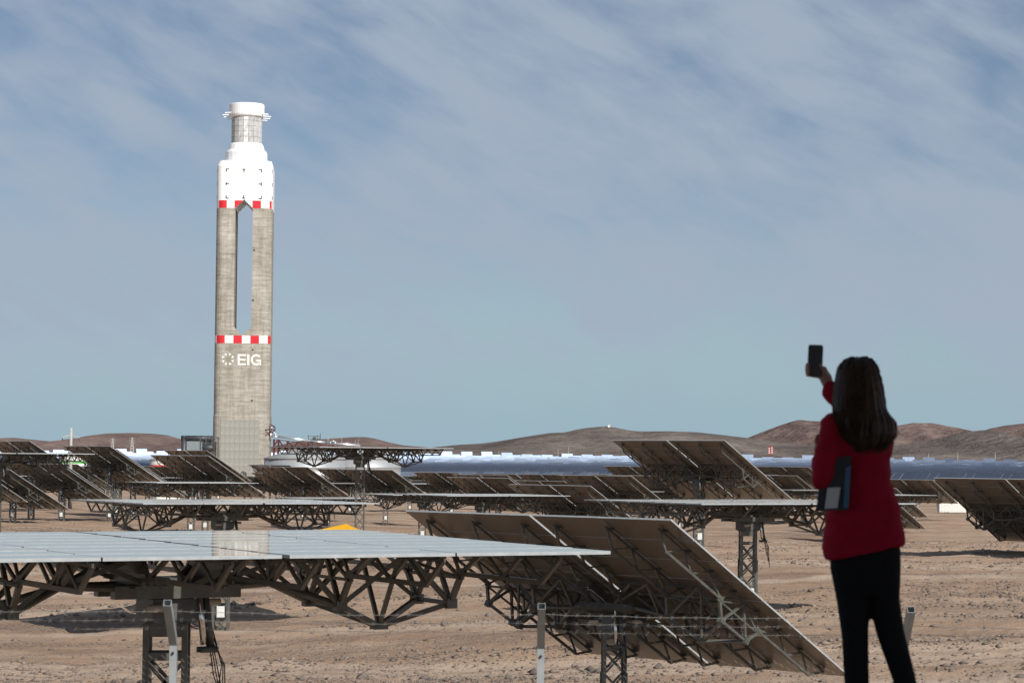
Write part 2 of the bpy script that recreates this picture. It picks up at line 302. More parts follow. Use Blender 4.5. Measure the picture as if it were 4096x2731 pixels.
M['hill_red'] = hill_mat('red_hill', (0.15, 0.108, 0.097), (0.255, 0.180, 0.157), (0.37, 0.275, 0.23))
M['hill_grey'] = hill_mat('grey_hill', (0.135, 0.113, 0.102), (0.235, 0.195, 0.17), (0.37, 0.305, 0.25))
def hill(pts, Dm, wf, m, seed, gul=1.0, n=260):
    xs = np.linspace(pts[0][0], pts[-1][0], n); ys = np.interp(xs, [p[0] for p in pts], [p[1] for p in pts])
    k = np.ones(7)/7; ys = np.convolve(np.pad(ys, 3, 'edge'), k, 'valid')
    hor = 1830+0.009*(xs-2048); hz = np.maximum((hor-ys)*Dm/FX, -6)
    tt = np.concatenate([np.linspace(-1, 0, 46), np.linspace(0, 1, 16)[1:]]); X = (xs-W/2)/FX
    P = np.zeros((len(tt), n, 3))
    for i, t in enumerate(tt):
        y = Dm+t*wf; s = 1-abs(t); prof = s*s*(3-2*s)*0.55+s*0.45
        x = X*Dm*(1+0.0*t)
        rid = np.abs(fbm(x/(wf*0.22)+seed, np.full(n, t*0.5+seed*3.1), 4)); z = hz*prof
        z = z-gul*np.maximum(hz, 0)*rid*1.7*min(1, 5*abs(t))*min(1, s*4)
        z = z+hz*0.05*fbm(x/(wf*0.05), np.full(n, t*9.), 3)*min(1, 6*abs(t))
        P[i] = np.stack([x, np.full(n, y), z*(1.0)-7+7*min(1, s*1.02)], -1)
    return tag(obj('hill', grid_mesh('hill', P, m)), kind='structure')
hill([(-600, 1770), (-200, 1756), (0, 1752), (60, 1750), (130, 1757), (200, 1764), (290, 1770), (350, 1790), (420, 1812), (520, 1822)], 14000, 3200, M['hill_red'], 1.0)
hill([(160, 1815), (230, 1785), (290, 1764), (350, 1743), (430, 1733), (520, 1731), (620, 1734), (680, 1741), (725, 1755), (800, 1772), (900, 1790), (1000, 1805)], 12500, 3000, M['hill_red'], 5.0)
hill([(1000, 1812), (1100, 1785), (1180, 1766), (1255, 1759), (1330, 1753), (1380, 1750), (1425, 1747), (1470, 1748), (1510, 1755), (1560, 1769), (1620, 1781), (1740, 1791), (1900, 1808)], 11500, 2600, M['hill_red'], 9.0)
hill([(1600, 1826), (1680, 1800), (1740, 1788), (1840, 1778), (1920, 1774), (1980, 1767), (2100, 1747), (2200, 1731), (2265, 1729), (2310, 1717), (2350, 1711), (2400, 1706), (2430, 1704), (2470, 1711), (2520, 1721), (2560, 1725), (2680, 1724), (2790, 1728), (2900, 1740), (3000, 1752), (3120, 1768), (3260, 1785), (3420, 1806), (3560, 1825)], 7600, 1900, M['hill_grey'], 14.0, 0.8, 420)
hill([(2850, 1800), (2930, 1775), (2990, 1752), (3050, 1728), (3130, 1698), (3165, 1687), (3200, 1678), (3240, 1683), (3290, 1685), (3360, 1683), (3450, 1700), (3540, 1712), (3600, 1701), (3650, 1691), (3690, 1692), (3730, 1691), (3780, 1702), (3830, 1711), (3890, 1724), (3960, 1745), (4050, 1775)], 11000, 2600, M['hill_red'], 21.0, 1.3, 380)
hill([(3820, 1770), (3900, 1734), (3960, 1714), (4020, 1702), (4096, 1693), (4300, 1680), (4600, 1720)], 10000, 2500, M['hill_red'], 27.0, 1.2)
hill([(3250, 1832), (3420, 1810), (3560, 1786), (3680, 1764), (3736, 1756), (3800, 1742), (3850, 1731), (3890, 1724), (3943, 1719), (3990, 1723), (4040, 1735), (4096, 1750), (4250, 1790), (4400, 1815)], 6200, 1700, M['hill_grey'], 33.0, 0.7, 300)

# ------------------------------------------------------------------ solar tower
TD = 1655.0; PXM = FX/TD                       # 5.84 px per metre at the tower
TX = float(at(976, 1300, TD)[0]); TB = -17.5   # axis and foot
def tz(py): return (1820.3-py)/PXM             # picture row -> world height at the tower
M['concrete'] = mat('slipformed_concrete', (0.345, 0.315, 0.265), 0.9, 0, 0.15)
def concrete_nodes(m):
    t = m.node_tree; b = t.nodes['Principled BSDF']; L = t.links.new; tcn = t.nodes.new('ShaderNodeTexCoord')
    def noise(s, sc, det=5, ro=0.6):
        mp = t.nodes.new('ShaderNodeMapping'); mp.inputs['Scale'].default_value = sc; L(tcn.outputs['Object'], mp.inputs[0])
        n = t.nodes.new('ShaderNodeTexNoise'); n.inputs['Scale'].default_value = s; n.inputs['Detail'].default_value = det; n.inputs['Roughness'].default_value = ro; L(mp.outputs[0], n.inputs['Vector']); return n.outputs[0]
    def ramp(v, cs):
        r = t.nodes.new('ShaderNodeValToRGB'); e = r.color_ramp.elements
        e[0].position, e[0].color = cs[0][0], (*cs[0][1], 1); e[1].position, e[1].color = cs[1][0], (*cs[1][1], 1)
        for p, c in cs[2:]: k = e.new(p); k.color = (*c, 1)
        L(v, r.inputs[0]); return r.outputs[0]
    a = ramp(noise(0.55, (0.12, 0.12, 1.3), 6, 0.68), [(0.30, (0.325, 0.30, 0.255)), (0.50, (0.455, 0.424, 0.37)), (0.70, (0.57, 0.538, 0.478))])
    c = ramp(noise(0.07, (1, 1, 0.8), 4), [(0.32, (0.74, 0.73, 0.70)), (0.68, (1, 1, 1))])
    x = t.nodes.new('ShaderNodeMix'); x.data_type = 'RGBA'; x.blend_type = 'MULTIPLY'; x.inputs[0].default_value = 1; L(a, x.inputs[6]); L(c, x.inputs[7])
    f = ramp(noise(0.8, (0.5, 0.5, 0.9), 4, 0.7), [(0.38, (0.80, 0.79, 0.77)), (0.56, (1, 1, 1))])
    y = t.nodes.new('ShaderNodeMix'); y.data_type = 'RGBA'; y.blend_type = 'MULTIPLY'; y.inputs[0].default_value = 0.8; L(x.outputs[2], y.inputs[6]); L(f, y.inputs[7])
    # pour joints every few metres and run-off stains below them
    sp = t.nodes.new('ShaderNodeSeparateXYZ'); L(tcn.outputs['Object'], sp.inputs[0]); dv = t.nodes.new('ShaderNodeMath'); dv.operation = 'MULTIPLY_ADD'; dv.inputs[1].default_value = 1/3.7; L(sp.outputs[2], dv.inputs[0]); L(noise(0.3, (1, 1, 0.1), 2), dv.inputs[2])
    fr = t.nodes.new('ShaderNodeMath'); fr.operation = 'FRACT'; L(dv.outputs[0], fr.inputs[0])
    j = ramp(fr.outputs[0], [(0.0, (0.70, 0.69, 0.67)), (0.10, (1, 1, 1)), (0.90, (1.0, 1.0, 1.0)), (0.97, (1.12, 1.12, 1.12))])
    st = ramp(noise(0.35, (1.2, 1.2, 0.06), 4, 0.6), [(0.40, (0.80, 0.78, 0.74)), (0.55, (1, 1, 1))])
    q1 = t.nodes.new('ShaderNodeMix'); q1.data_type = 'RGBA'; q1.blend_type = 'MULTIPLY'; q1.inputs[0].default_value = 0.85; L(y.outputs[2], q1.inputs[6]); L(j, q1.inputs[7])
    q2 = t.nodes.new('ShaderNodeMix'); q2.data_type = 'RGBA'; q2.blend_type = 'MULTIPLY'; q2.inputs[0].default_value = 0.8; L(q1.outputs[2], q2.inputs[6]); L(st, q2.inputs[7])
    L(q2.outputs[2], b.inputs['Base Color'])
concrete_nodes(M['concrete'])
M['white'] = mat('white_paint', (0.86, 0.86, 0.85), 0.55, 0, 0.3, 0.02, 0.08)
M['cream'] = mat('cream_white_paint', (0.76, 0.74, 0.68), 0.6, 0, 0.3, 0.03, 0.2)
M['red'] = mat('red_paint', (0.62, 0.025, 0.035), 0.6, 0, 0.3, 0.06, 0.3)
M['mark'] = mat('black_paint', (0.03, 0.03, 0.03), 0.6)
M['dark'] = mat('dark_opening', (0.03, 0.022, 0.02), 0.9)
HWD, RC = 19.0, 5.6
def rrect(h, r, n=7):
    pts = []
    for cx, cy, a0 in ((h-r, h-r, 0), (-h+r, h-r, 90), (-h+r, -h+r, 180), (h-r, -h+r, 270)):
        for i in range(n): a = (a0+90*i/(n-1))*D; pts.append((cx+r*math.cos(a), cy+r*math.sin(a)))
    return pts
def front(x, e=0.0):
    """y of the tower's camera-side skin at local x"""
    k = abs(x)-(HWD-RC)
    return -(HWD-RC)-(RC if k <= 0 else math.sqrt(max(RC*RC-k*k, 0.0)))-e
tower = empty('solar_tower', (TX, TD, TB)); tower.rotation_euler = (0, 0, (6.4-2.7)*D)
tag(tower, 'tall concrete solar power tower with a slotted shaft and glaring white top', 'tower')
def L_(py): return tz(py)-TB
def lx(px, py): return (px-(979-0.009*(py-1000)))/PXM
zs_top = L_(842)
def prism(prof, z0, z1, name, m, par, steps=1):
    mb = MB(); mb.loft([[(x, y, z0+(z1-z0)*i/steps) for x, y in prof] for i in range(steps+1)]); return mb.build(name, m, par)
# shaft with the slot cut through it
sh = MB(); sh.loft([[(x, y, z) for x, y in rrect(HWD, RC)] for z in (-3, L_(1660))]); 
sh = MB()
sh.loft([[(x*k, y*k, z) for x, y in rrect(HWD, RC)] for z, k in ((-3, 1.012), (L_(1665), 1.012), (L_(1663), 1.0), (zs_top, 1.0))])
shm = sh.mesh('shaft', M['concrete']); upm = MB(); upm.loft([[(x*k, y*k, z) for x, y in rrect(HWD, RC)] for z, k in ((zs_top+0.02, 1.003), (L_(672), 1.003), (L_(655), 0.95), (L_(651), 0.945))])
upm = upm.mesh('upper_shaft', M['white'])
sw = 5.95; sxo = lx(977, 1100)+0.0
cut = [(sxo-sw, L_(1312)), (sxo, L_(1347)), (sxo+sw, L_(1312)), (sxo+sw, L_(842)), (sxo, L_(806)), (sxo-sw, L_(842))]
cb = MB(); cb.loft([[(x, y, z) for x, z in cut] for y in (40, -40)]); cutm = cb.mesh('cut', M['concrete'])
def boolean(a, c, name):
    oa = bpy.data.objects.new('t', a); oc = bpy.data.objects.new('c', c); COL.objects.link(oa); COL.objects.link(oc)
    md = oa.modifiers.new('b', 'BOOLEAN'); md.object = oc; md.operation = 'DIFFERENCE'; md.solver = 'EXACT'
    dg = bpy.context.evaluated_depsgraph_get(); dg.update(); me = bpy.data.meshes.new_from_object(oa.evaluated_get(dg)); me.name = name
    bpy.data.objects.remove(oa); bpy.data.objects.remove(oc); return me
for me in (cutm, shm, upm):
    b = bmesh.new(); b.from_mesh(me); bmesh.ops.recalc_face_normals(b, faces=b.faces); b.to_mesh(me); b.free()
shaft = obj('shaft', boolean(shm, cutm, 'shaft'), tower); upper = obj('upper_shaft', boolean(upm, cutm, 'upper_shaft'), tower)
upper['label'] = 'white painted block above the slot'
# cladding panels low on the shaft
M['panel'] = mat('pale_concrete_panel', (0.315, 0.305, 0.27), 0.9, 0, 0.15, 0.14, 0.25, stretch=(1, 1, 0.4))
cw = (lx(1043, 1760)-lx(890, 1760))/8; ch = (L_(1680)-L_(1895))/7
pm = MB(); pm.box((0, 0, 0), (cw-0.05, 0.5, ch-0.09)); pmesh = pm.mesh('panel', M['panel'])
for i in range(8):
    for j in range(7):
        o = obj('panel', pmesh, shaft); o.location = (lx(890, 1760)+cw*(i+0.5), -HWD*1.012-0.1+0.02*((i*3+j*5) % 4), L_(1680)-ch*(j+0.5))
# ledge lines and small openings of the slip form
def patch(name, m, x0, x1, z0, z1, par, e=0.06, n=6, sc=1.0):
    mb = MB(); xs = np.linspace(x0, x1, n+1); th = 0.05
    for a, b in zip(xs[:-1], xs[1:]):
        mb.poly([(a, front(a, e)*sc, z0), (b, front(b, e)*sc, z0), (b, front(b, e)*sc, z1), (a, front(a, e)*sc, z1)])
    for z in (z0, z1):
        for a, b in zip(xs[:-1], xs[1:]): mb.poly([(a, front(a, e)*sc, z), (b, front(b, e)*sc, z), (b, front(b, e-th)*sc, z), (a, front(a, e-th)*sc, z)])
    return mb.build(name, m, par)
for px, py in ((1020, 1008), (1016, 1207), (1016, 1403), (1014, 1604)):
    patch('opening', M['dark'], lx(px-3.5, py), lx(px+3.5, py), L_(py+3), L_(py-3), shaft, 0.03, 1)
# red and white bands
def band(y0, y1, par, skip=None):
    edges = [863, 873, 902, 937, 971, 1007, 1041, 1075, 1090]; edges = [864.5]+[873.5, 906, 940, 973.5, 1007, 1041, 1075]+[1093.5] if skip is None else [866.5]+[878, 911, 942, 976, 1012, 1046, 1080]+[1094]
    for i, (a, b) in enumerate(zip(edges[:-1], edges[1:])):
        a_ = max(lx(a, y0), -HWD+0.05); b_ = min(lx(b, y0), HWD-0.05); red = i % 2 == 1
        if skip and i in (3, 4):
            # pieces that stop at the slanted edge of the slot
            z0, z1 = L_(y1), L_(y0); mb = MB(); ap = (sxo, L_(806)); sl = sxo-sw if i == 3 else sxo+sw; f = lambda x, z: (x, front(x, 0.12), z)
            if i == 3: mb.poly([f(sl, z0+0.1), f(sl, z1), f(sxo-0.5, z1)][::-1])
            else: mb.poly([f(sl, z0+0.1), f(sxo+0.5, z1), f(sl, z1)][::-1])
            mb.build('red_square' if red else 'white_square', M['red'] if red else M['cream'], par)
            if i == 3 and a_ < sl-0.05: patch('red_square', M['red'], a_, sl-0.01, z0, z1, par, 0.12, 2)
            if i == 4 and b_ > sl+0.05: patch('white_square', M['cream'], sl+0.01, b_, z0, z1, par, 0.12, 2)
        else: patch('red_square' if red else 'white_square', M['red'] if red else M['cream'], a_, b_, L_(y1), L_(y0), par, 0.12)
band(1347, 1378, shaft); band(811, 841.5, upper, True)
# black aiming marks: corners and tees
def marks(cx, cy, arms, e=0.13):
    t = 3.4
    mb_ = []
    for (x0, y0, x1, y1) in arms: patch('aiming_mark', M['mark'], max(lx(cx+x0, cy), -HWD+0.03), min(lx(cx+x1, cy), HWD-0.03), L_(cy+y1), L_(cy+y0), upper, e, 2)
for row, cy in ((0, 692), (1, 745), (2, 798)):
    v = {0: (0, 6), 1: (-6, 6), 2: (-7, 6)}[row]
    hy = {0: (-7, -3), 1: (-2, 2), 2: (3, 7)}[row]
    marks(906, cy, [(0, -7 if row < 2 else -7, 4, 7), (4.02, hy[0], 13, hy[1])])
    marks(1049, cy, [(-4, -7, 0, 7), (-13, hy[0], -4.02, hy[1])])
    if row == 0: marks(978, cy, [(-6.5, -7, 6.5, -3), (-2, -2.98, 2, 7)])
    if row == 2: marks(977, cy, [(-6.5, 2, 6.5, 6), (-2, -8, 2, 1.98)])
    marks(870, cy, [(0, -7, 3, 7)]); marks(1088, cy, [(0, -7, 2.5, 7)])
# emblem and letters
def plate(name, polys, par, e=0.1):
    mb = MB()
    for pl in polys:
        mb.poly([(lx(px, py), front(lx(px, py), e), L_(py)) for px, py in pl])
    return mb.build(name, M['cream'], par)
E0, E1 = 1421, 1464.5
plate('letter_e', [[(957, E0), (965, E0), (965, E1), (957, E1)], [(965, E0), (989.5, E0), (989.5, E0+7.5), (965, E0+7.5)], [(965, 1438.5), (988, 1438.5), (988, 1446), (965, 1446)], [(965, E1-7.5), (990, E1-7.5), (990, E1), (965, E1)]], shaft)
plate('letter_i', [[(994.5, E0), (1003.2, E0), (1003.2, E1), (994.5, E1)]], shaft)
gp = []; gcx, gcy, ro, ri = 1030, 1442.7, 22.2, 14.4
angs = np.linspace(-38, -322, 25)
for a, b in zip(angs[:-1], angs[1:]):
    f = lambda r, t: (gcx+r*math.cos(t*D)*0.95, gcy+r*math.sin(t*D))
    gp.append([f(ri, a), f(ro, a), f(ro, b), f(ri, b)])
gp += [[(1030, 1442), (1049.5, 1442), (1049.5, 1449), (1030, 1449)], [(1043.2, 1449.01), (1049.5, 1449.01), (1049.5, E1), (1043.2, E1)]]
plate('letter_g', gp, shaft)
for k in range(8):
    t = k*45+20; f = lambda r, a: (918.5+r*math.cos(a*D), 1441+r*math.sin(a*D))
    plate('emblem_blade', [[f(24, t-16), f(25, t+12), f(13.5, t+9)], [f(24, t-16), f(13.5, t+9), f(17.5, t-4)]], shaft)
# stepped white collar, receiver, cap
def ring(name, prof, n, m, rot=0.0, par=tower, smooth=False):
    mb = MB(); mb.loft([[(r*math.cos(2*math.pi*i/n+rot), r*math.sin(2*math.pi*i/n+rot), z) for i in range(n)] for r, z in prof]); return mb.build(name, m, par, smooth)
ring('roof_slab', [(15.2, L_(653)), (15.2, L_(646))], 8, M['white'], math.pi/8)
coll = ring('collar', [(14.4, L_(650)), (14.4, L_(611)), (14.0, L_(605)), (12.4, L_(597)), (12.2, L_(590)), (11.6, L_(578)), (10.6, L_(571))], 24, M['white'], 0.1)
RG = []
for i, g in enumerate((0.42, 0.50, 0.57, 0.64)):
    RG.append(mat('receiver_panel_grey', (g, g*0.985, g*0.95), 0.5, 0.1, 0.4, 0.22, 0.6, stretch=(1, 1, 0.5)))
core = ring('receiver_core', [(9.9, L_(573)), (9.9, L_(455))], 18, M['dark'])
NR = 18; R0 = 10.35; zr0, zr1 = L_(570), L_(461)
for i in range(NR):
    a0 = 2*math.pi*(i+0.03)/NR; a1 = 2*math.pi*(i+0.97)/NR; mb = MB()
    for k in range(5):
        z0 = zr0+(zr1-zr0)*(k+0.02)/5; z1 = zr0+(zr1-zr0)*(k+0.98)/5; rr = R0+0.05*((i*7+k*3) % 3)
        o_ = [(rr*math.cos(a), rr*math.sin(a), z) for a, z in ((a0, z0), (a1, z0), (a1, z1), (a0, z1))]; i_ = [(9.95*math.cos(a), 9.95*math.sin(a), z) for a, z in ((a0, z0), (a1, z0), (a1, z1), (a0, z1))]
        mb.poly(o_, 0)
        for p in range(4): q = (p+1) % 4; mb.poly([o_[p], i_[p], i_[q], o_[q]])
    mb.build('receiver_panel', RG[(i*5+2) % 4], core)
cap = ring('receiver_cap', [(10.8, L_(466)), (11.6, L_(462)), (12.0, L_(455)), (12.0, L_(416)), (11.7, L_(413)), (8, L_(411))], 36, M['white'])
for s in (-1, 1):
    for k, (yy, ln) in enumerate(((449, 3.9), (455, 6.3), (461, 5.4), (466, 2.6))):
        mb = MB(); y = -6+k*4.0; mb.bar((s*9.0, y, L_(yy)+(-0.6 if s > 0 else 0)), (s*(12.0+ln*0.72), y*0.8, L_(yy+2)-(0.6 if s > 0 else 0)), 0.62); mb.build('hoist_beam', M['white'], cap)
mb = MB(); mb.box((0.5, 2, L_(409.5)), (9, 6, 0.9)); mb.box((8, 0, L_(411.5)), (3, 5, 1.0)); mb.bar((-4, 0, L_(412)), (-4, 0, L_(402)), 0.22); mb.build('roof_plant', M['white'], cap)

# ------------------------------------------------------------------ power block round the tower's foot
M['tank'] = mat('tank_cladding', (0.50, 0.51, 0.51), 0.45, 0.5, 0.5, 0.09, 0.25, stretch=(1, 1, 0.15))
M['roofg'] = mat('grey_sheet_roof', (0.34, 0.345, 0.34), 0.6, 0.2, 0.4, 0.1, 0.2)
M['rust'] = mat('oxide_red_steel', (0.11, 0.032, 0.030), 0.6, 0, 0.3, 0.15, 0.8)
M['pipe'] = mat('silver_pipe', (0.66, 0.67, 0.67), 0.35, 0.75, 0.5, 0.1, 0.8)
M['duct'] = mat('dark_duct', (0.065, 0.07, 0.075), 0.5, 0.4, 0.5, 0.2, 0.5)
M['shed'] = mat('blue_grey_cladding', (0.27, 0.31, 0.325), 0.5, 0.2, 0.4, 0.06, 0.5)
def X_at(px, Y, py=1830): return float(at(px, py, Y)[0])
def Zr(px, py, Y): return float(at(px, py, Y)[2])
def salt_tank(cx, Y, rad, label):
    x = X_at(cx, Y); t = empty('salt_tank', (x, Y, -17.5)); top = Zr(cx, 1836, Y)+17.5
    mb = MB(); mb.lathe([(rad, 0), (rad, top*0.33), (rad+0.12, top*0.335), (rad, top*0.34), (rad, top*0.66), (rad+0.12, top*0.665), (rad, top*0.67), (rad, top)], n=64); mb.build('tank_wall', M['tank'], t, True)
    mb = MB(); mb.lathe([(rad+0.5, top+0.02), (rad+0.5, top+0.5), (rad*0.25, top+6.6), (rad*0.06, top+7.4), (0.4, top+7.5)], n=64); rf = mb.build('tank_roof', M['roofg'], t, True)
    mb = MB()
    for z in (0.6, 1.2): mb.tube([((rad+0.4)*math.cos(i*D*6), (rad+0.4)*math.sin(i*D*6), top+0.4+z) for i in range(61)], 0.09, n=4)
    for i in range(40): a = i*9*D; mb.bar(((rad+0.4)*math.cos(a), (rad+0.4)*math.sin(a), top+0.3), ((rad+0.4)*math.cos(a), (rad+0.4)*math.sin(a), top+1.6), 0.09)
    mb.build('railing', M['pipe'], rf); return tag(t, label, 'tank', 'molten salt tanks')
salt_tank(1218, 1590, 26.5, 'silver salt tank with conical roof right beside the tower foot')
salt_tank(1452, 1625, 25.5, 'silver salt tank farther from the tower, partly behind the other tank')
# duct and shed left of the tower
t = empty('air_duct', (X_at(735, 1640), 1640, -17.5)); mb = MB(); zt = Zr(800, 1753, 1640)+17.5; x1 = X_at(866, 1640)-X_at(735, 1640); r = 1.9
def circ(c, r, ax, n=16):
    if ax == 'x': return [(c[0], c[1]+r*math.cos(i*2*math.pi/n), c[2]+r*math.sin(i*2*math.pi/n)) for i in range(n)]
    if ax == 'z': return [(c[0]+r*math.cos(i*2*math.pi/n), c[1]+r*math.sin(i*2*math.pi/n), c[2]) for i in range(n)]
mb.loft([circ((-1.9, 0, zt), r, 'x'), circ((x1, 0, zt), r, 'x')]); mb.build('duct', M['duct'], t, True)
mb = MB(); mb.loft([circ((0.0, 0, zt+1.88), r, 'z'), circ((0.0, 0, 0), r, 'z')]); mb.build('downpipe', M['duct'], t, True)
for k in range(5): mb = MB(); mb.loft([circ((2.5+k*4.6, 0, zt), r+0.16, 'x'), circ((2.9+k*4.6, 0, zt), r+0.16, 'x')]); mb.build('flange', M['duct'], t)
tag(t, 'thick black bent air duct left of the tower foot', 'duct')
t = empty('plant_shed', (X_at(808, 1660), 1660, -17.5)); hgt = Zr(800, 1759, 1660)+17.5; w_ = X_at(866, 1660)-X_at(745, 1660)
mb = MB(); mb.box((0, 0, hgt/2), (w_, 12, hgt)); wl = mb.build('wall', M['shed'], t); mb = MB(); mb.box((0, 0, hgt+0.2), (w_+0.6, 12.6, 0.4)); mb.build('roof', M['roofg'], t)
for k in range(10): mb = MB(); mb.box((-w_/2+w_*(k+0.5)/10, -6.06, hgt/2), (w_/10-0.12, 0.12, hgt-0.6)); mb.build('cladding_sheet', M['shed'], wl)
tag(t, 'blue-grey clad shed under the black duct', 'building')
t = empty('steam_drum', (X_at(836, 1630), 1630, -17.5)); zb = Zr(836, 1800, 1630)+17.5; mb = MB()
for x in (-6, -2, 2, 6):
    for y in (-2, 2): mb.bar((x, y, 0), (x, y, zb+9), 0.4)
for z in (zb-5, zb-1.7, zb+4.5, zb+8.8):
    for y in (-2, 2): mb.bar((-6, y, z), (6, y, z), 0.35)
for s in (-6, -2, 2): mb.bar((s, -2, zb-5), (s+4, -2, zb-1.7), 0.25); mb.bar((s, -2, zb+4.5), (s+4, -2, zb+8.8), 0.2)
mb.build('frame', M['steel_dark'], t)
mb = MB(); mb.lathe([(0.3, -3.9), (1.6, -3.5), (2.3, -2.6), (2.4, 0), (2.3, 2.6), (1.6, 3.5), (0.3, 3.9)], n=20); o = mb.build('drum', M['duct'], t, True); o.rotation_euler = (0, math.pi/2, 0); o.location = (-0.5, -1, zb+1.6)
tag(t, 'dark horizontal drum in a steel frame left of the tower foot', 'vessel')
# pipe rack right of the tower
t = empty('pipe_rack', (X_at(1090, 1600), 1600, -17.5))
def rk(px, py, dy=0.0): p = at(px, py, 1600); return np.array([p[0]-t.location[0], dy, p[2]+17.5])
mb = MB()
for y in (0, 6):
    for a, b in (((1094, 1757), (1094, 1822)), ((1148, 1764), (1148, 1826)), ((1112, 1757), (1112, 1790)), ((1230, 1772), (1230, 1830)), ((1330, 1781), (1330, 1835))): mb.bar(rk(*a, y), (rk(*b, y)[0], y, 0), 0.7)
    for a, b in (((1094, 1757), (1240, 1774)), ((1094, 1781), (1250, 1790)), ((1094, 1781), (1112, 1757)), ((1112, 1757), (1130, 1784)), ((1148, 1764), (1170, 1787)), ((1148, 1786), (1148, 1764)), ((1190, 1768), (1170, 1787)), ((1190, 1768), (1230, 1789)), ((1240, 1774), (1350, 1785)), ((1250, 1790), (1350, 1796))): mb.bar(rk(*a, y), rk(*b, y), 0.5)
for a in ((1094, 1757), (1148, 1764), (1230, 1772), (1330, 1781)): mb.bar(rk(*a, 0), rk(*a, 6), 0.5)
mb.build('rack_frame', M['rust'], t)
for dy, dz in ((0.5, 0), (2.2, -3), (4, -1.5)):
    mb = MB(); mb.tube([rk(1086, 1745+dz, dy), rk(1112, 1747+dz, dy), rk(1240, 1764+dz, dy), rk(1300, 1770+dz, dy), rk(1440, 1783+dz, dy)], 0.95, n=10); mb.build('pipe', M['pipe'], t, True)
for px, py in ((1090, 1730), (1328, 1764)):
    mb = MB(); mb.tube([rk(px-6, py+18, 1), rk(px-6, py, 1), rk(px+12, py, 1), rk(px+12, py+18, 1)], 1.1, n=10); mb.build('expansion_loop', M['pipe'], t, True)
mb = MB()
for px, h in ((1130, 25), (1310, 40), (1314, 40), (1366, 42), (1420, 24), (1432, 24)): mb.bar(rk(px, 1782, 3), rk(px-0.3, 1782-h, 3), 0.2)
mb.build('lightning_rod', M['pipe'], t)
tag(t, 'oxide-red pipe rack with silver pipes running right from the tower foot', 'pipe rack')
t = empty('valve_platform', (X_at(1082, 1598), 1598, -17.5))
def rk2(px, py, dy=0.0): p = at(px, py, 1598); return np.array([p[0]-t.location[0], dy, p[2]+17.5])
mb = MB()
for a, b in (((1060, 1720), (1080, 1716)), ((1060, 1744), (1082, 1724)), ((1062, 1722), (1080, 1742)), ((1060, 1718), (1100, 1717)), ((1078, 1700), (1078, 1760)), ((1100, 1706), (1100, 1726)), ((1080, 1695), (1100, 1706)), ((1078, 1726), (1100, 1726))): mb.bar(rk2(*a), rk2(*b), 0.55)
mb.build('bracket', M['rust'], t)
for px, y0, y1 in ((1086, 1700, 1722), (1094, 1702, 1724), (1082, 1722, 1765)): mb = MB(); mb.bar(rk2(px, y0, 1), rk2(px, y1, 1), 0.9, None, 0, 10); mb.build('riser', M['pipe'], t, True)
tag(t, 'oxide-red bracket platform with risers clinging to the tower side', 'platform')
t = empty('relief_stack', (X_at(1250, 1605), 1605, -17.5)); mb = MB(); zb = Zr(1250, 1762, 1605)+17.5
for x in (-3, 0, 3, 5): mb.bar((x, 0, 0), (x, 0, zb+2+abs(x)*0.6), 0.4)
for z in (zb-1, zb+1.2, zb+3): mb.bar((-3, 0, z), (5, 0, z), 0.35)
mb.bar((-3, 0, zb-3), (5, 0, zb+2), 0.3); mb.box((1, 0.6, zb+1), (2, 1, 3)); mb.build('frame', M['steel'], t); tag(t, 'small steel relief stack on top of the pipe rack', 'stack')

# ------------------------------------------------------------------ heliostats
AIM = np.array([TX, TD, tz(520)])
HOFF = 0.95                                      # mirror plane above the elevation axis
FW, FH, GAP, MID = 3.21, 1.35, 0.035, 0.11       # facet size, joints, wide middle joint
STOW_AZ = -29.5*D
RIBS = (-5.65, -3.25, -0.80, 0.80, 3.25, 5.65)
def w_(u, v, w): return (u, v, HOFF-w)
fm = MB(); fm.box((0, 0, -0.03), (FW-GAP, FH-GAP, 0.06), mats=[1, 0, 2, 2, 2, 2]); FACET = fm.mesh('mirror_facet', [M['mirror'], M['back'], M['edge']])
def facet_xy(i, j): return ((i-1.5)*FW+(MID/2 if i > 1 else -MID/2), (j-3.5)*FH)
am = MB()
for i in range(4):
    for j in range(8): x, y = facet_xy(i, j); am.box((x, y, HOFF-0.03), (FW-GAP, FH-GAP, 0.06), mats=[1, 0, 2, 2, 2, 2])
ARRAY = am.mesh('mirror_array', [M['mirror'], M['back'], M['edge']])
hm = MB()
for s in (-1, 1): hm.box((s*(FW+MID/2), 0, HOFF-0.03), (2*FW-GAP, 8*FH-GAP, 0.06), mats=[1, 0, 2, 2, 2, 2])
HALVES = hm.mesh('mirror_array', [M['mirror'], M['back'], M['edge']])
def rib_mesh():
    mb = MB(); T, B = 0.15, 0.62; A = [4.95, 3.55, 2.12, 0.72]; Bn = [4.30, 2.85, 1.12]
    mb.bar(w_(0, -4.98, T), w_(0, 4.98, T), 0.06, 0.07)
    for s in (-1, 1):
        mb.bar(w_(0, s*1.05, B), w_(0, s*4.32, B), 0.085, 0.09)
        for k in range(3):
            mb.bar(w_(0, s*A[k], T), w_(0, s*Bn[k], B), 0.075); mb.bar(w_(0, s*Bn[k], B), w_(0, s*A[k+1], T), 0.055)
        for v in (0.68, 2.03, 3.38, 4.72): mb.bar(w_(0, s*v, 0.06), w_(0, s*v, T), 0.05); mb.bar(w_(-0.16, s*v, 0.10), w_(0.16, s*v, 0.10), 0.05, 0.07)
        mb.box(w_(0, s*1.12, B), (0.05, 0.26, 0.22))
    return mb.mesh('rib', M['steel'])
RIB = rib_mesh()
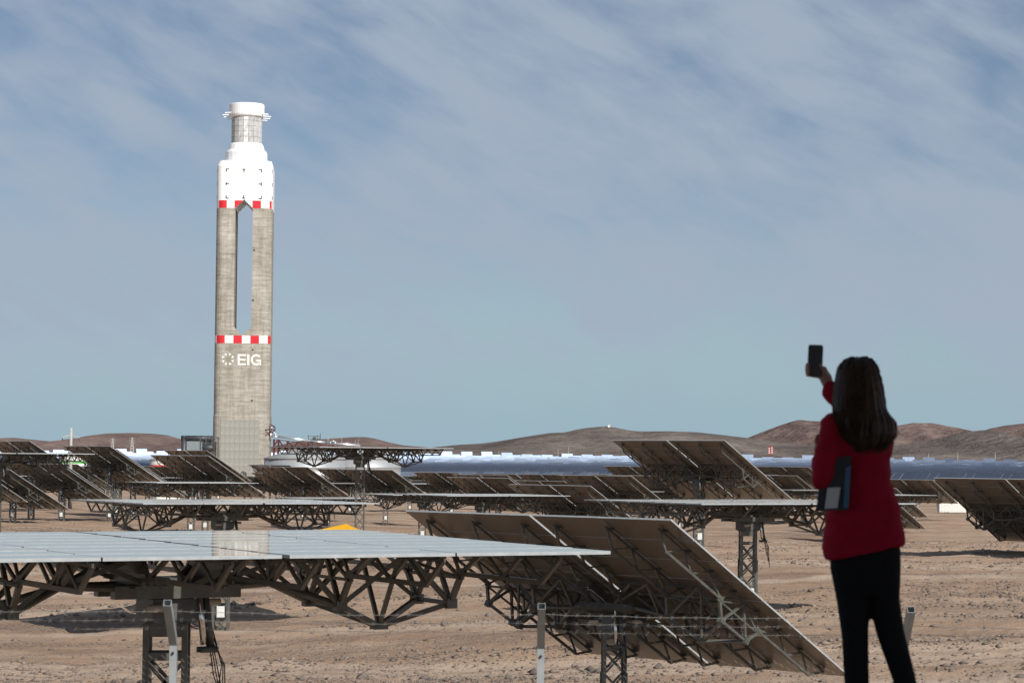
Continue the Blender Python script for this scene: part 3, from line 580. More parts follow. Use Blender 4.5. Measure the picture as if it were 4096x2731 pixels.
def truss_mesh(s):
    mb = MB(); P2 = 1.22; AP = 1.70; B = 0.70
    N0 = w_(s*2.1, 0, 0.80)
    for v in (-0.55, 0.55): mb.bar(w_(s*0.85, v, 0.82), N0, 0.15, None, 0, 8); mb.bar(w_(s*0.8, v, 0.25), N0, 0.10)
    mb.bar(N0, w_(s*2.1, 0, 0.2), 0.14); mb.bar(w_(s*0.8, -1.1, 0.22), w_(s*5.65, -1.1, 0.22), 0.08); mb.bar(w_(s*0.8, 1.1, 0.22), w_(s*5.65, 1.1, 0.22), 0.08)
    pr = {}
    for u in (3.25, 5.65):
        for v in (-0.72, 0.72):
            p = w_(s*u, v, P2); pr[(u, v)] = p; sv = 1.12 if v > 0 else -1.12
            mb.bar(p, w_(s*u, sv, B), 0.10); mb.bar(p, w_(s*u, 0, 0.2), 0.085); mb.box(p, (0.22, 0.2, 0.2)); mb.bar(w_(s*u, sv, B), w_(s*u, 0, 0.2), 0.06)
        mb.bar(pr[(u, -0.72)], pr[(u, 0.72)], 0.085)
        mb.bar(w_(s*u, -1.12, B), w_(s*u, 1.12, B), 0.06)
    apx = w_(s*4.45, 0, AP); mb.box(apx, (0.30, 0.22, 0.10))
    for k in pr: mb.bar(pr[k], apx, 0.10)
    for v in (-0.72, 0.72):
        mb.bar(N0, pr[(3.25, v)], 0.15, None, 0, 8); sv = 1.12 if v > 0 else -1.12
        mb.bar(apx, w_(s*4.45, sv*0.8, 0.22), 0.075)
        mb.bar(pr[(3.25, v)], w_(s*4.45, sv, 0.22), 0.085); mb.bar(pr[(5.65, v)], w_(s*4.45, sv, 0.22), 0.085)
        mb.bar(pr[(3.25, v)], w_(s*2.1, sv, 0.22), 0.085); mb.bar(w_(s*0.8, v, B), w_(s*2.1, sv, 0.22), 0.08); mb.bar(N0, w_(s*2.1, sv, 0.22), 0.085)
        mb.bar(w_(s*3.25, sv, B), w_(s*4.45, 0, 0.2), 0.06); mb.bar(w_(s*5.65, sv, B), w_(s*4.45, 0, 0.2), 0.06)
    mb.bar(w_(s*0.8, 0, 0.2), w_(s*5.65, 0, 0.2), 0.075)
    return mb.mesh('torque_truss', M['steel'])
TRUSS = [truss_mesh(-1), truss_mesh(1)]
def hub_mesh():
    mb = MB()
    for v in (-0.45, 0.45): mb.box(w_(0, v, 0.90), (2.5, 0.24, 0.24))
    mb.box(w_(0, 0, 0.72), (1.3, 0.7, 0.14)); mb.box(w_(0, 0, 0.95), (1.5, 0.62, 0.16))
    for u in (-0.8, 0.8): mb.box(w_(u, 0, 0.48), (0.09, 1.7, 0.58)); mb.bar(w_(u, -1.1, 0.6), w_(u, 1.1, 0.6), 0.14)
    for u in (-0.8, 0.8):
        for v in (-1.1, 1.1): mb.bar(w_(u*0.3, v*0.4, 0.85), w_(u*1.6, v, 0.22), 0.11)
    return mb.mesh('hub', M['steel'])
HUB = hub_mesh()
def pylon_mesh():
    mb = MB(); a = 0.36; top = -0.55; bot = -13.0
    for x in (-a, a):
        for y in (-a, a): mb.bar((x, y, bot), (x, y, top), 0.11); mb.bar((x*1.12, y*1.12, bot), (x*1.12, y*1.12, -2.0), 0.09)
    z = top-0.55; st = 0.78
    for s in (-1, 1): mb.box((0, s*a, top-0.12), (2*a, 0.04, 0.26)); mb.box((s*a, 0, top-0.12), (0.04, 2*a, 0.26)); mb.box((0, s*a, top-0.62), (2*a, 0.035, 0.14)); mb.box((s*a, 0, top-0.62), (0.035, 2*a, 0.14))
    z = top-0.70
    while z > -8.2:
        for s in (-1, 1):
            mb.bar((-a, s*a, z), (a, s*a, z-st), 0.03, 0.075); mb.bar((a, s*a, z), (-a, s*a, z-st), 0.03, 0.075)
            mb.bar((s*a, -a, z), (s*a, a, z-st), 0.03, 0.075); mb.bar((s*a, a, z), (s*a, -a, z-st), 0.03, 0.075)
        z -= st
    return mb.mesh('pylon', M['steel'])
PYLON = pylon_mesh()
dm = MB(); dm.box((0, 0, -0.30), (0.92, 0.86, 0.40)); dm.lathe([(0.42, -0.10), (0.42, 0.0), (0.36, 0.06)], n=16); dm.box((0, 0, -0.52), (0.80, 0.80, 0.06)); DRIVE = dm.mesh('drive_head', M['steel_dark'])
qm = MB(); qm.bar((-0.25, -0.52, -0.25), (-0.6, -0.62, -0.25), 0.15, None, 0, 12); MOTOR = qm.mesh('motor', M['motor'], True)
qm = MB(); qm.bar((0.2, 0.2, -0.2), (1.15, 0.2, -0.2), 0.13, None, 0, 12); MOTOR2 = qm.mesh('motor', M['motor'], True)
cm = MB(); cm.bar((0.46, -0.42, 0.0), (0.56, -0.46, -0.95), 0.13, None, 0, 12); cm.bar((0.45, -0.42, 0.25), (0.46, -0.42, 0), 0.07, None, 0, 10); CYL = cm.mesh('hydraulic_cylinder', M['chrome'], True)
cm = MB(); cm.bar((0.62, -0.30, 0.0), (0.74, -0.36, -1.05), 0.16, None, 0, 12); cm.box((0.66, -0.40, -1.05), (0.34, 0.26, 0.10)); CYL2 = cm.mesh('hydraulic_cylinder', M['steel_dark'], True)
km = MB()
for k in range(3):
    pts = [(0.70+0.04*k, -0.45, -1.1), (0.74+0.10*k, -0.5, -1.5-0.22*k), (0.86+0.08*k, -0.46, -1.8-0.3*k), (0.95+0.03*k, -0.4, -1.35), (0.82, -0.3, -0.75-0.1*k), (0.6, -0.2, -0.3)]
    km.tube(pts, 0.025, n=5)
CABLE = km.mesh('cable', M['black'])
bm_ = MB(); bm_.box((0, 0, 0), (0.40, 0.22, 0.58)); bm_.box((0, -0.115, 0), (0.36, 0.02, 0.54), mi=0); bm_.box((0, -0.13, -0.02), (0.05, 0.01, 0.02), mi=1); CAB = bm_.mesh('control_cabinet', [M['cabinet'], M['black']])
fs = MB()
for s in (-1, 1): fs.box((s*(FW+MID/2), 0, 0), (2*FW-GAP, 8*FH-GAP, 0.08), mats=[1, 0, 2, 2, 2, 2])
sm = MB(); sm.bar((0, 0, -13), (0, 0, -0.1), 0.7); SPOLE = sm.mesh('pylon', M['steel'])
sm = MB()
for u in RIBS: sm.box(w_(u, 0, 0.45), (0.12, 10.2, 0.5))
sm.box(w_(0, 0, 0.9), (11, 1.3, 0.7)); SFRAME = sm.mesh('support_frame', M['steel'])
def track(c):
    t = AIM-c; t = t/np.linalg.norm(t); n = t+SUN; n /= np.linalg.norm(n); return math.atan2(n[0], n[1]), math.acos(n[2])
def frame(az, tilt):
    n = np.array([math.sin(az)*math.sin(tilt), math.cos(az)*math.sin(tilt), math.cos(tilt)]); u = np.array([math.cos(az), -math.sin(az), 0.]); return n, u, np.cross(n, u)
HELIO = []
def heliostat(c, az, tilt, label, group, lod=0, name='heliostat'):
    """c = centre of the mirror; lod 0 single facets, 1 joined mirror, 2 far"""
    c = np.array(c, float); n, u, y = frame(az, tilt); piv = c-n*HOFF; g = gz(piv[0], piv[1]); g = min(g, piv[2]-3.2)
    root = empty(name, (piv[0], piv[1], g)); h = piv[2]-g
    tag(root, label, 'heliostat', group)
    R = Matrix(((u[0], y[0], n[0], 0), (u[1], y[1], n[1], 0), (u[2], y[2], n[2], h), (0, 0, 0, 1)))
    S = Matrix.Translation((0, 0, h))@Matrix.Rotation(0.06, 4, 'Z'); A = Matrix.Translation((0, 0, h))@Matrix.Rotation(-az if tilt > 0.01 else -STOW_AZ, 4, 'Z')
    if lod == 2:
        obj('mirror_array', HALVES, root, R); obj('support_frame', SFRAME, root, R); obj('pylon', SPOLE, root, S); HELIO.append(root); return root
    if lod == 0:
        for i in range(4):
            for j in range(8):
                x, yy = facet_xy(i, j); d = random.uniform(-0.003, 0.003)+((-0.009 if math.cos(az) > 0 else 0.009) if tilt < 0.01 else 0.0), random.uniform(-0.004, 0.004)
                obj('mirror_facet', FACET, root, R@Matrix.Translation((x, yy, HOFF))@Matrix.Rotation(d[0]*0.6, 4, 'X')@Matrix.Rotation(d[1]*0.4, 4, 'Y'))
    else: obj('mirror_array', ARRAY, root, R)
    for rx in RIBS: obj('rib', RIB, root, R@Matrix.Translation((rx, 0, 0)))
    for t in TRUSS: obj('torque_truss', t, root, R)
    obj('hub', HUB, root, R); obj('pylon', PYLON, root, S); obj('drive_head', DRIVE, root, A); obj('motor', MOTOR, root, A); obj('motor', MOTOR2, root, A)
    obj('hydraulic_cylinder', CYL, root, A); obj('hydraulic_cylinder', CYL2, root, A)
    if lod == 0: obj('cable', CABLE, root, A)
    cb = obj('control_cabinet', CAB, root); cb.matrix_local = Matrix.Rotation(0.06, 4, 'Z')@Matrix.Translation((0.02, -0.55, 1.0))
    HELIO.append(root); return root
def stow(px, py, Y, label, group='heliostats lying flat', lod=0, az=STOW_AZ): return heliostat(at(px, py, Y), az, 0.0, label, group, lod)
def tracker(c, label, group='heliostats tilted towards the tower, seen from behind', lod=0):
    c = np.array(c, float); return heliostat(c, *track(c), label, group, lod)
# flat ones
heliostat((-6.44, 45.7, -1.645), STOW_AZ+math.pi, 0.0065, 'large foreground heliostat lying flat, its grey mirrors seen from above', 'heliostats lying flat')
heliostat((-15.1, 127, -2.4), STOW_AZ, 0.0, 'flat heliostat directly behind the large foreground one, left of centre', 'heliostats lying flat')
heliostat(at(2992, 2004, 122.8), STOW_AZ, 0.0, 'flat heliostat left of the person, its lattice pylon standing on open soil', 'heliostats lying flat')
heliostat((-13.3, 213.6, 0.78), STOW_AZ, 0.0, 'flat heliostat seen from below just right of the tower foot', 'heliostats lying flat')
heliostat((-41.8, 196.5, 0.02), STOW_AZ, 0.0, 'flat heliostat cut off by the left picture edge', 'heliostats lying flat')
stow(766, 1928, 292, 'flat heliostat seen edge-on below the tower foot', lod=0)
stow(1690, 1975.5, 278, 'flat heliostat edge-on in mid field, left one of an overlapping pair')
stow(1925, 1977.5, 226, 'flat heliostat edge-on in mid field, right one of an overlapping pair')
stow(1310, 1990, 344, 'flat heliostat just behind the right end of the second flat one')
stow(3500, 1977, 335, 'flat heliostat seen edge-on just right of the person')
stow(1400, 1931, 470, 'small flat heliostat half hidden behind the tall lattice pylon', lod=1)
stow(1640, 1933, 500, 'small flat heliostat edge-on behind the tilted ones in mid field', lod=1)
# tilted ones, tracking
for c, lb in (
 ((4.0, 86.4, -4.72), 'nearest tilted heliostat with its brown back and ribs, in front of the person'),
 ((16.9, 213.8, -0.9), 'tilted heliostat with dark back rising highest above the field, left of the person'),
 ((40.9, 187.5, -3.75), 'tilted dark-backed heliostat cut off by the right picture edge'),
 ((-58.2, 354.3, -1.5), 'tilted heliostat highest of the group left of the tower, below the power pole'),
 ((-63.5, 345, -4.1), 'tilted heliostat at left under the edge of the left flat one'),
 ((-39, 312.7, -2.7), 'tilted heliostat directly left of the tower foot'),
 ((-32.6, 385.1, -4.3), 'tilted heliostat in front of the tower foot and the salt tank'),
 ((-42.6, 464, -4.3), 'tilted heliostat right under the tower foot, mostly hidden'),
 ((-19.7, 388.6, -4.6), 'tilted heliostat behind the tall lattice pylon, right of the tower'),
 ((-11.3, 475.3, -5.4), 'tilted heliostat in mid field below the blue band, second right of the lattice pylon'),
 ((-1.5, 355.8, -5.4), 'tilted heliostat at the middle of the picture, third right of the lattice pylon'),
 ((7.8, 282.2, -5.6), 'tilted heliostat right of the middle, low above the flat pair'),
 ((21.9, 401, -7.0), 'tilted heliostat just left of the highest dark-backed one'),
 ((8.3, 443, -6.5), 'tilted heliostat in mid field, a low strip between two nearer backs'),
 ((58.9, 502.6, -3.5), 'tilted heliostat left of the person, upper of three overlapping backs'),
 ((58.2, 523.6, -6.0), 'tilted heliostat left of the person, lowest of three overlapping backs'),
 ((74.8, 448.7, -5.5), 'tilted heliostat right of the person, uppermost pale-edged back'),
 ((57.5, 380.8, -6.4), 'tilted heliostat partly hidden behind the person, upper of two'),
 (at(3480, 2046, 352), 'tilted heliostat partly hidden behind the person, lower of two'),
 (at(140, 1838, 352), 'tilted heliostat behind the left flat one, at the left picture edge'),
 (at(65, 1955, 330), 'tilted heliostat low at the left picture edge above its dark shadow'),
 (at(480, 1860, 405), 'tilted heliostat peeping out behind the highest one left of the tower'),
 (at(830, 1862, 415), 'tilted heliostat peeping out behind the one left of the tower foot'),
 (at(3790, 1958, 520), 'tilted heliostat right of the person, behind the uppermost pale-edged back'),
):
    if lb.startswith('nearest'): heliostat((4.04, 86.0, -4.68), 46.1*D, 30.85*D, lb, 'heliostats tilted towards the tower, seen from behind', 0)
    else: tracker(c, lb, lod=0 if c[1] < 420 else 1)
for c, lb in (((-0.4, 542.3, -5.9), 'small tilted heliostat in the far row at the foot of the blue band, left'), ((9.3, 505, -5.7), 'small tilted heliostat in the far row at the foot of the blue band, middle'),
 ((24.9, 723.1, -7.5), 'small tilted heliostat in the far row at the foot of the blue band, right'), (at(2580, 1912, 470), 'small tilted heliostat under the left corner of the highest dark-backed one'),
 (at(1420, 1925, 480), 'small tilted heliostat mostly hidden behind the tall lattice pylon'), (at(3060, 1925, 560), 'tilted heliostat left of the person, middle of three overlapping backs'),
 (at(600, 1930, 440), 'tilted heliostat low between the two left groups, seen through their trusses'), (at(1170, 1945, 450), 'tilted heliostat low in front of the tower, behind the flat ones'), (at(2560, 1965, 520), 'tilted heliostat low behind the flat one left of the person')): tracker(c, lb, lod=1)
k = 0
for px, Y in ((1480, 1120), (1540, 1240), (1600, 1180), (1655, 1300), (1715, 1160), (1790, 1230), (1880, 1300), (1965, 1150), (2045, 1250), (2105, 1080), (505, 1150), (560, 1260), (3120, 1100), (3260, 1200), (430, 1210), (2300, 1200)):
    x = X_at(px, Y); g = gz(x, Y); tracker((x, Y, g+6.2), 'tiny grey-backed heliostat in the hollow before the far blue band', 'small heliostats near the tower', 2)

# the rows between, mostly hidden behind the nearer backs
taken = [np.array(h.location)[:2] for h in HELIO]
def skyline(px): return np.interp(px, [-300, 0, 480, 600, 840, 870, 1090, 1250, 1400, 1650, 1900, 2250, 2450, 2960, 3240, 3700, 4096, 4400], [1815, 1815, 1822, 1845, 1830, 1868, 1876, 1880, 1886, 1893, 1897, 1902, 1880, 1885, 1878, 1912, 1906, 1906])
cand = []; r = 330.0; ringn = 0
while r < 1360:
    na = int(2*math.pi*r/(23+r*0.004)); 
    for i in range(na):
        a = 2*math.pi*(i+0.5*(ringn % 2))/na; x = TX+r*math.sin(a); y = TD+r*math.cos(a)
        if not (300 < y < 1420) or abs(x/y) > 0.225: continue
        cand.append((x, y))
    r += 26; ringn += 1
cand.sort(key=lambda p: p[1]); nmid = 0
RN = ('first', 'second', 'third', 'fourth', 'fifth', 'sixth', 'seventh', 'eighth', 'ninth', 'tenth')
for x, y in cand:
    if nmid >= 150: break
    if min(np.hypot(q[0]-x, q[1]-y) for q in taken) < (12.5 if y < 600 else 17): continue
    g = gz(x, y); c = np.array([x, y, g+6.2]); az, ti = track(c); px = W/2+FX*x/y; topz = c[2]+5.4*math.sin(ti); topy = 1830+0.009*(px-2048)-topz*FX/y
    if topy < skyline(px)-2 or (px > 3250 and y < 470) or (px > 3650 and y < 640): continue
    taken.append(np.array([x, y])); nmid += 1
    if random.random() < 0.14: heliostat(c, STOW_AZ, 0.0, 'flat heliostat edge-on, wedged among the crowded middle rows', 'flat heliostats among the middle rows', 1)
    else:
        az += random.gauss(0, 0.01); heliostat(c, az, ti+random.gauss(0, 0.01), ('brown-backed heliostat in the crowded middle rows, left of the tower' if px < 860 else 'brown-backed heliostat in the crowded middle rows, between tower and picture centre' if px < 2048 else 'brown-backed heliostat in the crowded middle rows, between picture centre and person' if px < 3300 else 'brown-backed heliostat in the middle rows right of the person'), 'heliostats in the crowded middle rows', 1 if y < 700 else 2)
print('mid', nmid)
# far field beyond the tower: mirrors face the camera
far = []
r = 150.0
while r < 1190:
    na = int(2*math.pi*r/ (19.5+r*0.0035)); off = rng.random()
    for i in range(na):
        a = 2*math.pi*(i+off)/na; x = TX+r*math.sin(a); y = TD+r*math.cos(a)
        if y < 1560 or abs(x/y) > 0.222: continue
        if abs(x-TX) < 75 and y < 1700: continue
        far.append((x, y))
    r += 17.0+r*0.013
far = np.array(far); fz = ground_z(far[:, 0], far[:, 1]); _rt = np.hypot(far[:, 0]-TX, far[:, 1]-TD); fz = fz+np.where(_rt > _rt.max()-8, rng.uniform(0.6, 4.2, len(_rt)), np.where(_rt > _rt.max()-45, 0.8, 0.0))   # the last rows stand on a low rise
px_ = W/2+FX*far[:, 0]/far[:, 1]; hid = (px_ < 820) & (px_ > 470)
score = far[:, 1].copy(); rt = np.hypot(far[:, 0]-TX, far[:, 1]-TD)
# 230 individuals: the last ring stands clear against the hills, the nearest rows show largest
order = np.argsort(-rt); rim = [i for i in order if px_[i] > 1700][:66]; rimset = set(rim)
near = [i for i in np.argsort(far[:, 1]) if i not in rimset and px_[i] > 1640 and far[i, 1] > 1600][:20]
chosen = set(rim) | set(near)
def jit(t): k = 0.035 if random.random() < 0.3 else 0.006; return t[0]+random.gauss(0, k), t[1]+random.gauss(0, k)
for i in rim+near:
    x, y = far[i]; c = np.array([x, y, fz[i]+6.3])
    if random.random() < 0.07: heliostat(c, STOW_AZ, 0.0, 'distant heliostat lying flat among the bright far rows', 'distant flat heliostats in the far field', 2)
    elif i in rimset: heliostat(c, *jit(track(c)), 'distant heliostat on the far rim, its pale mirror facing the camera under the hills', 'heliostats on the far rim of the field', 2)
    else: heliostat(c, *jit(track(c)), 'distant heliostat in the blue band beyond the tower, mirror facing the camera', 'heliostats in the blue band beyond the tower', 2)
mb = MB()
for i in range(len(far)):
    if i in chosen: continue
    x, y = far[i]; c = np.array([x, y, fz[i]+6.3]); az, ti = track(c)
    if random.random() < 0.05: az, ti = STOW_AZ, 0.0
    n, u, v = frame(*(jit((az, ti)) if ti > 0 else (az, ti))); R = np.stack([u, v, n], 1)
    for s in (-1, 1): mb.box(c+u*s*(FW+MID/2), (2*FW-GAP, 8*FH-GAP, 0.1), R, mats=[1, 0, 2, 2, 2, 2])
    mb.box(c-n*0.6, (11, 1.3, 0.8), R, 3); mb.bar((x, y, fz[i]-1), c-n*0.9, 0.7, None, 3)
ff = mb.build('heliostat_field', [M['mirror'], M['back'], M['edge'], M['steel']])
tag(ff, 'dense mass of far heliostats filling the field beyond the tower', 'heliostat field', kind='stuff')
print('far', len(far), 'helio', len(HELIO))

# ------------------------------------------------------------------ small far things
M['pole'] = mat('weathered_pole', (0.42, 0.41, 0.38), 0.7, 0, 0.3, 0.1, 1.0)
def power_pole(px, ytop, Y, label):
    x = X_at(px, Y); t = empty('power_pole', (x, Y, gz(x, Y))); h = Zr(px, ytop, Y)-t.location[2]; ha = Zr(px, 1748, Y)-t.location[2]
    mb = MB(); mb.lathe([(0.42, 0), (0.30, h*0.7), (0.24, h)], n=12); mb.build('pole', M['pole'], t, True)
    for s in (-1, 1):
        mb = MB(); mb.bar((0, 0, ha+0.5), (s*1.7, -0.2, ha-0.05), 0.16, 0.22); mb.build('crossarm', M['pole'], t)
        mb = MB(); mb.lathe([(0.07, ha-0.1), (0.15, ha-0.25), (0.07, ha-0.4), (0.15, ha-0.5), (0.05, ha-0.65)], (s*1.65, -0.2, 0), 8); mb.build('insulator', M['steel_dark'], t)
    return tag(t, label, 'power pole')
power_pole(283, 1711, 480, 'pale power pole with short crossarms at far left')
def lattice_tower(px, yt, yb, Y, label, wb=3.2):
    x = X_at(px, Y); z0 = Zr(px, yb, Y); t = empty('transmission_tower', (x, Y, z0)); h = Zr(px, yt, Y)-z0; mb = MB()
    leg = lambda sx, sy, k: (sx*wb*(1-0.86*k), sy*wb*(1-0.86*k), h*k)
    for sx in (-1, 1):
        for sy in (-1, 1): mb.bar(leg(sx, sy, 0), leg(sx, sy, 1), 0.5)
    for k in range(8):
        a, b = k/8, (k+1)/8
        for sy in (-1, 1): mb.bar(leg(-1, sy, a), leg(1, sy, b), 0.28); mb.bar(leg(1, sy, a), leg(-1, sy, b), 0.28)
    mb.build('lattice', M['pole'], t)
    for k in (0.78, 0.88, 0.97): mb = MB(); mb.bar((-wb*1.2, 0, h*k), (wb*1.2, 0, h*k), 0.35); mb.build('crossarm', M['pole'], t)
    return tag(t, label, 'pylon', 'transmission towers before the hills')
lattice_tower(528, 1749, 1852, 3000, 'grey lattice transmission tower nearest the storage tanks at left')
lattice_tower(450, 1752, 1845, 3600, 'fainter lattice transmission tower right of the power pole')
def mast(px, yt, yb, Y, label):
    x = X_at(px, Y); z0 = Zr(px, yb, Y); t = empty('lightning_mast', (x, Y, z0)); h = Zr(px, yt, Y)-z0
    mb = MB(); mb.lathe([(0.4, 0), (0.3, h*0.6), (0.16, h)], n=8); mb.build('mast', M['pole'], t); mb = MB(); mb.box((0, 0, h+0.15), (0.7, 0.7, 0.3)); mb.build('mast_head', M['pole'], t)
    return tag(t, label, 'mast', 'thin masts along the far rim')
for px, yt, lb in ((1995, 1804, 'thin mast on the far rim, leftmost before the grey hill'), (2232, 1795, 'thin mast on the far rim, left of a close pair'), (2274, 1786, 'thin tallest mast on the far rim below the grey hill'), (3714, 1811, 'thin mast on the far rim right of the person, first'), (3831, 1809, 'thin mast on the far rim right of the person, second'), (3981, 1808, 'thin mast on the far rim right of the person, third')): mast(px, yt, 1850, 2860, lb)
M['chim_w'] = mat('chimney_white', (0.7, 0.68, 0.64), 0.7)
def chimney(px, yt, label):
    Y = 5200; x = X_at(px, Y); z0 = Zr(px, 1816, Y); t = empty('chimney', (x, Y, z0)); h = Zr(px, yt, Y)-z0
    for k in range(7): mb = MB(); mb.lathe([(2.0-0.06*k, h*k/7), (1.94-0.06*k, h*(k+1)/7)], n=14); mb.build('stripe', M['red'] if k % 2 == 0 else M['chim_w'], t, False)
    return tag(t, label, 'chimney', 'striped chimneys before the hills')
chimney(3076, 1787, 'red and white striped chimney, left one of the far pair'); chimney(3087, 1784, 'red and white striped chimney, right one of the far pair')
for px, py, w, lb in ((2436, 1702, 9, 'small pale hut on the grey hilltop, highest of three'), (2413, 1711, 10, 'small dark hut on the grey hilltop, left of three'), (2441, 1710, 7, 'small dark hut on the grey hilltop, lowest right of three')):
    Y = 7560; p = at(px, py, Y); t = empty('hilltop_hut', (p[0], Y, p[2]-6)); s = w*Y/FX
    mb = MB(); mb.box((0, 0, 4.0), (s, 5, 8)); mb.build('wall', M['cream'] if 'pale' in lb else M['steel_dark'], t); mb = MB(); mb.box((0, 0, 8.3), (s*1.1, 5.6, 0.6)); mb.build('roof', M['roofg'], t)
    for k in (-0.3, 0.3): mb = MB(); mb.bar((s*k, 0, 8), (s*k, 0, 14), 0.4); mb.build('antenna', M['pole'], t)
    tag(t, lb, 'hut', 'huts on the hilltop')
# storage tanks with coloured bands at left
M['green'] = mat('green_paint', (0.06, 0.36, 0.05), 0.6, 0, 0.3)
def band_tank(px, Y, y0, yb0, yb1, y1, wpx, bandm, label):
    x = X_at(px, Y); z0 = gz(x, Y); t = empty('storage_tank', (x, Y, z0)); r = wpx/2*Y/FX; Z = lambda py: Zr(px, py, Y)-z0
    mb = MB(); mb.lathe([(r, 0), (r, Z(y0))], n=40); mb.build('tank_wall', M['cream'], t, False)
    mb = MB(); mb.lathe([(r+0.05, Z(yb1)), (r+0.05, Z(yb0))], n=40); mb.build('painted_band', bandm, t)
    mb = MB(); mb.lathe([(r+0.15, Z(y0)+0.01), (r+0.15, Z(y0)+0.25), (r*0.1, Z(y0)+1.3)], n=40); mb.build('tank_roof', M['roofg'], t)
    return tag(t, label, 'tank', 'painted storage tanks')
band_tank(292, 640, 1826, 1843, 1852, 1890, 112, M['green'], 'white storage tank with a green band behind the left heliostats')
band_tank(655, 700, 1841, 1859, 1869, 1900, 110, M['red'], 'white storage tank with a red band left of the tower')
# yellow canopy behind the foreground mirror, white container at right
M['yellow'] = mat('yellow_tarpaulin', (0.72, 0.36, 0.015), 0.6, 0, 0.3, 0.06, 0.6)
Y = 172.0; pk = at(1385, 2094, Y); g0 = gz(pk[0], Y); t = empty('canopy_tent', (pk[0], Y, g0)); h = pk[2]-g0
hl, hr_, dp = 4.6, 2.2, 2.6; z1 = h-0.95
c4 = [(-hl, -dp, z1), (hr_, -dp, z1), (hr_, dp, z1), (-hl, dp, z1)]; mb = MB(); ap = (0, 0, h)
for a in range(4):
    p, q = np.array(c4[a]), np.array(c4[(a+1) % 4]); m_ = (p+q)/2
    for s0, s1 in ((p, m_), (m_, q)):
        k0 = s0*0.5+np.array(ap)*0.5-np.array([0, 0, 0.05]); k1 = s1*0.5+np.array(ap)*0.5-np.array([0, 0, 0.05]); mb.poly([s0, s1, k1, k0]); mb.poly([k0, k1, ap])
    mb.poly([p-[0, 0, 0.3], q-[0, 0, 0.3], q, p])
mb.build('tent_roof', M['yellow'], t)
for p in c4: mb = MB(); mb.bar((p[0]*0.98, p[1]*0.98, 0), (p[0]*0.98, p[1]*0.98, z1-0.02), 0.07); mb.build('tent_pole', M['steel'], t)
tag(t, 'yellow peaked tent roof showing just above the foreground mirror', 'tent')
Y = 455.0; x = X_at(3808, Y); z0 = Zr(3808, 2047, Y); t = empty('site_container', (x, Y, z0)); mb = MB(); mb.box((0, 0, 0.95), (5.2, 2.44, 1.9)); w = mb.build('wall', M['cream'], t)
for k in range(17): mb = MB(); mb.box((-2.44+k*0.303, -1.25, 0.95), (0.16, 0.06, 1.6)); mb.build('corrugation', M['cream'], w)
tag(t, 'white site container behind the lattice pylons at right', 'container')

# ------------------------------------------------------------------ loose stones
M['stone'] = mat('desert_stone', (0.30, 0.235, 0.185), 0.95, 0, 0.1, col2=(0.10, 0.083, 0.074), scale=0.35)
def stones(n, name, label):
    u = rng.random(n); yy = 62*np.exp(u*math.log(330/62)); aa = rng.uniform(-0.226, 0.226, n); xx = aa*yy
    q = yy+0.05*xx+6*fbm(xx*0.02+2, yy*0.01, 2); wr = np.exp(-((q % 31.0-15)/2.4)**2); pat = fbm(xx*0.03, yy*0.12+7, 3)
    keep = rng.random(n) < np.clip(0.07+0.9*wr+4.0*np.maximum(pat-0.02, 0), 0, 1); xx, yy = xx[keep], yy[keep]; n = len(xx); zz = ground_z(xx, yy)
    s = np.exp(rng.normal(-2.95, 0.55, n)); s = np.minimum(s, 0.28)
    base = np.array([(1, 0, 0), (0.1, 1, 0), (-1, 0.1, 0), (0, -1, 0.1), (0.1, 0, 0.8), (0, 0, -0.5)]); V = base[None]*(1+rng.uniform(-0.4, 0.4, (n, 6, 3)))
    th = rng.uniform(0, 6.28, n); c, sn = np.cos(th)[:, None], np.sin(th)[:, None]
    X = V[..., 0]*c-V[..., 1]*sn; Yv = V[..., 0]*sn+V[..., 1]*c; V = np.stack([X, Yv, V[..., 2]], -1)*s[:, None, None]*np.array([1.1, 1, 0.9]); V[..., 0] += xx[:, None]; V[..., 1] += yy[:, None]; V[..., 2] += zz[:, None]+0.1*s[:, None]
    F = np.array([(0, 1, 4), (1, 2, 4), (2, 3, 4), (3, 0, 4), (1, 0, 5), (2, 1, 5), (3, 2, 5), (0, 3, 5)]); f = (F[None]+6*np.arange(n)[:, None, None]).reshape(-1, 3)
    me = bpy.data.meshes.new(name); me.vertices.add(n*6); me.vertices.foreach_set('co', V.reshape(-1).astype(np.float32)); me.loops.add(f.size); me.loops.foreach_set('vertex_index', f.reshape(-1).astype(np.int32))
    me.polygons.add(len(f)); me.polygons.foreach_set('loop_start', np.arange(0, f.size, 3, dtype=np.int32)); me.materials.append(M['stone']); me.update(); me.validate()
    return tag(obj(name, me), label, 'stones', kind='stuff')
stones(150000, 'loose_stones', 'loose dark and tan stones strewn over the desert soil')

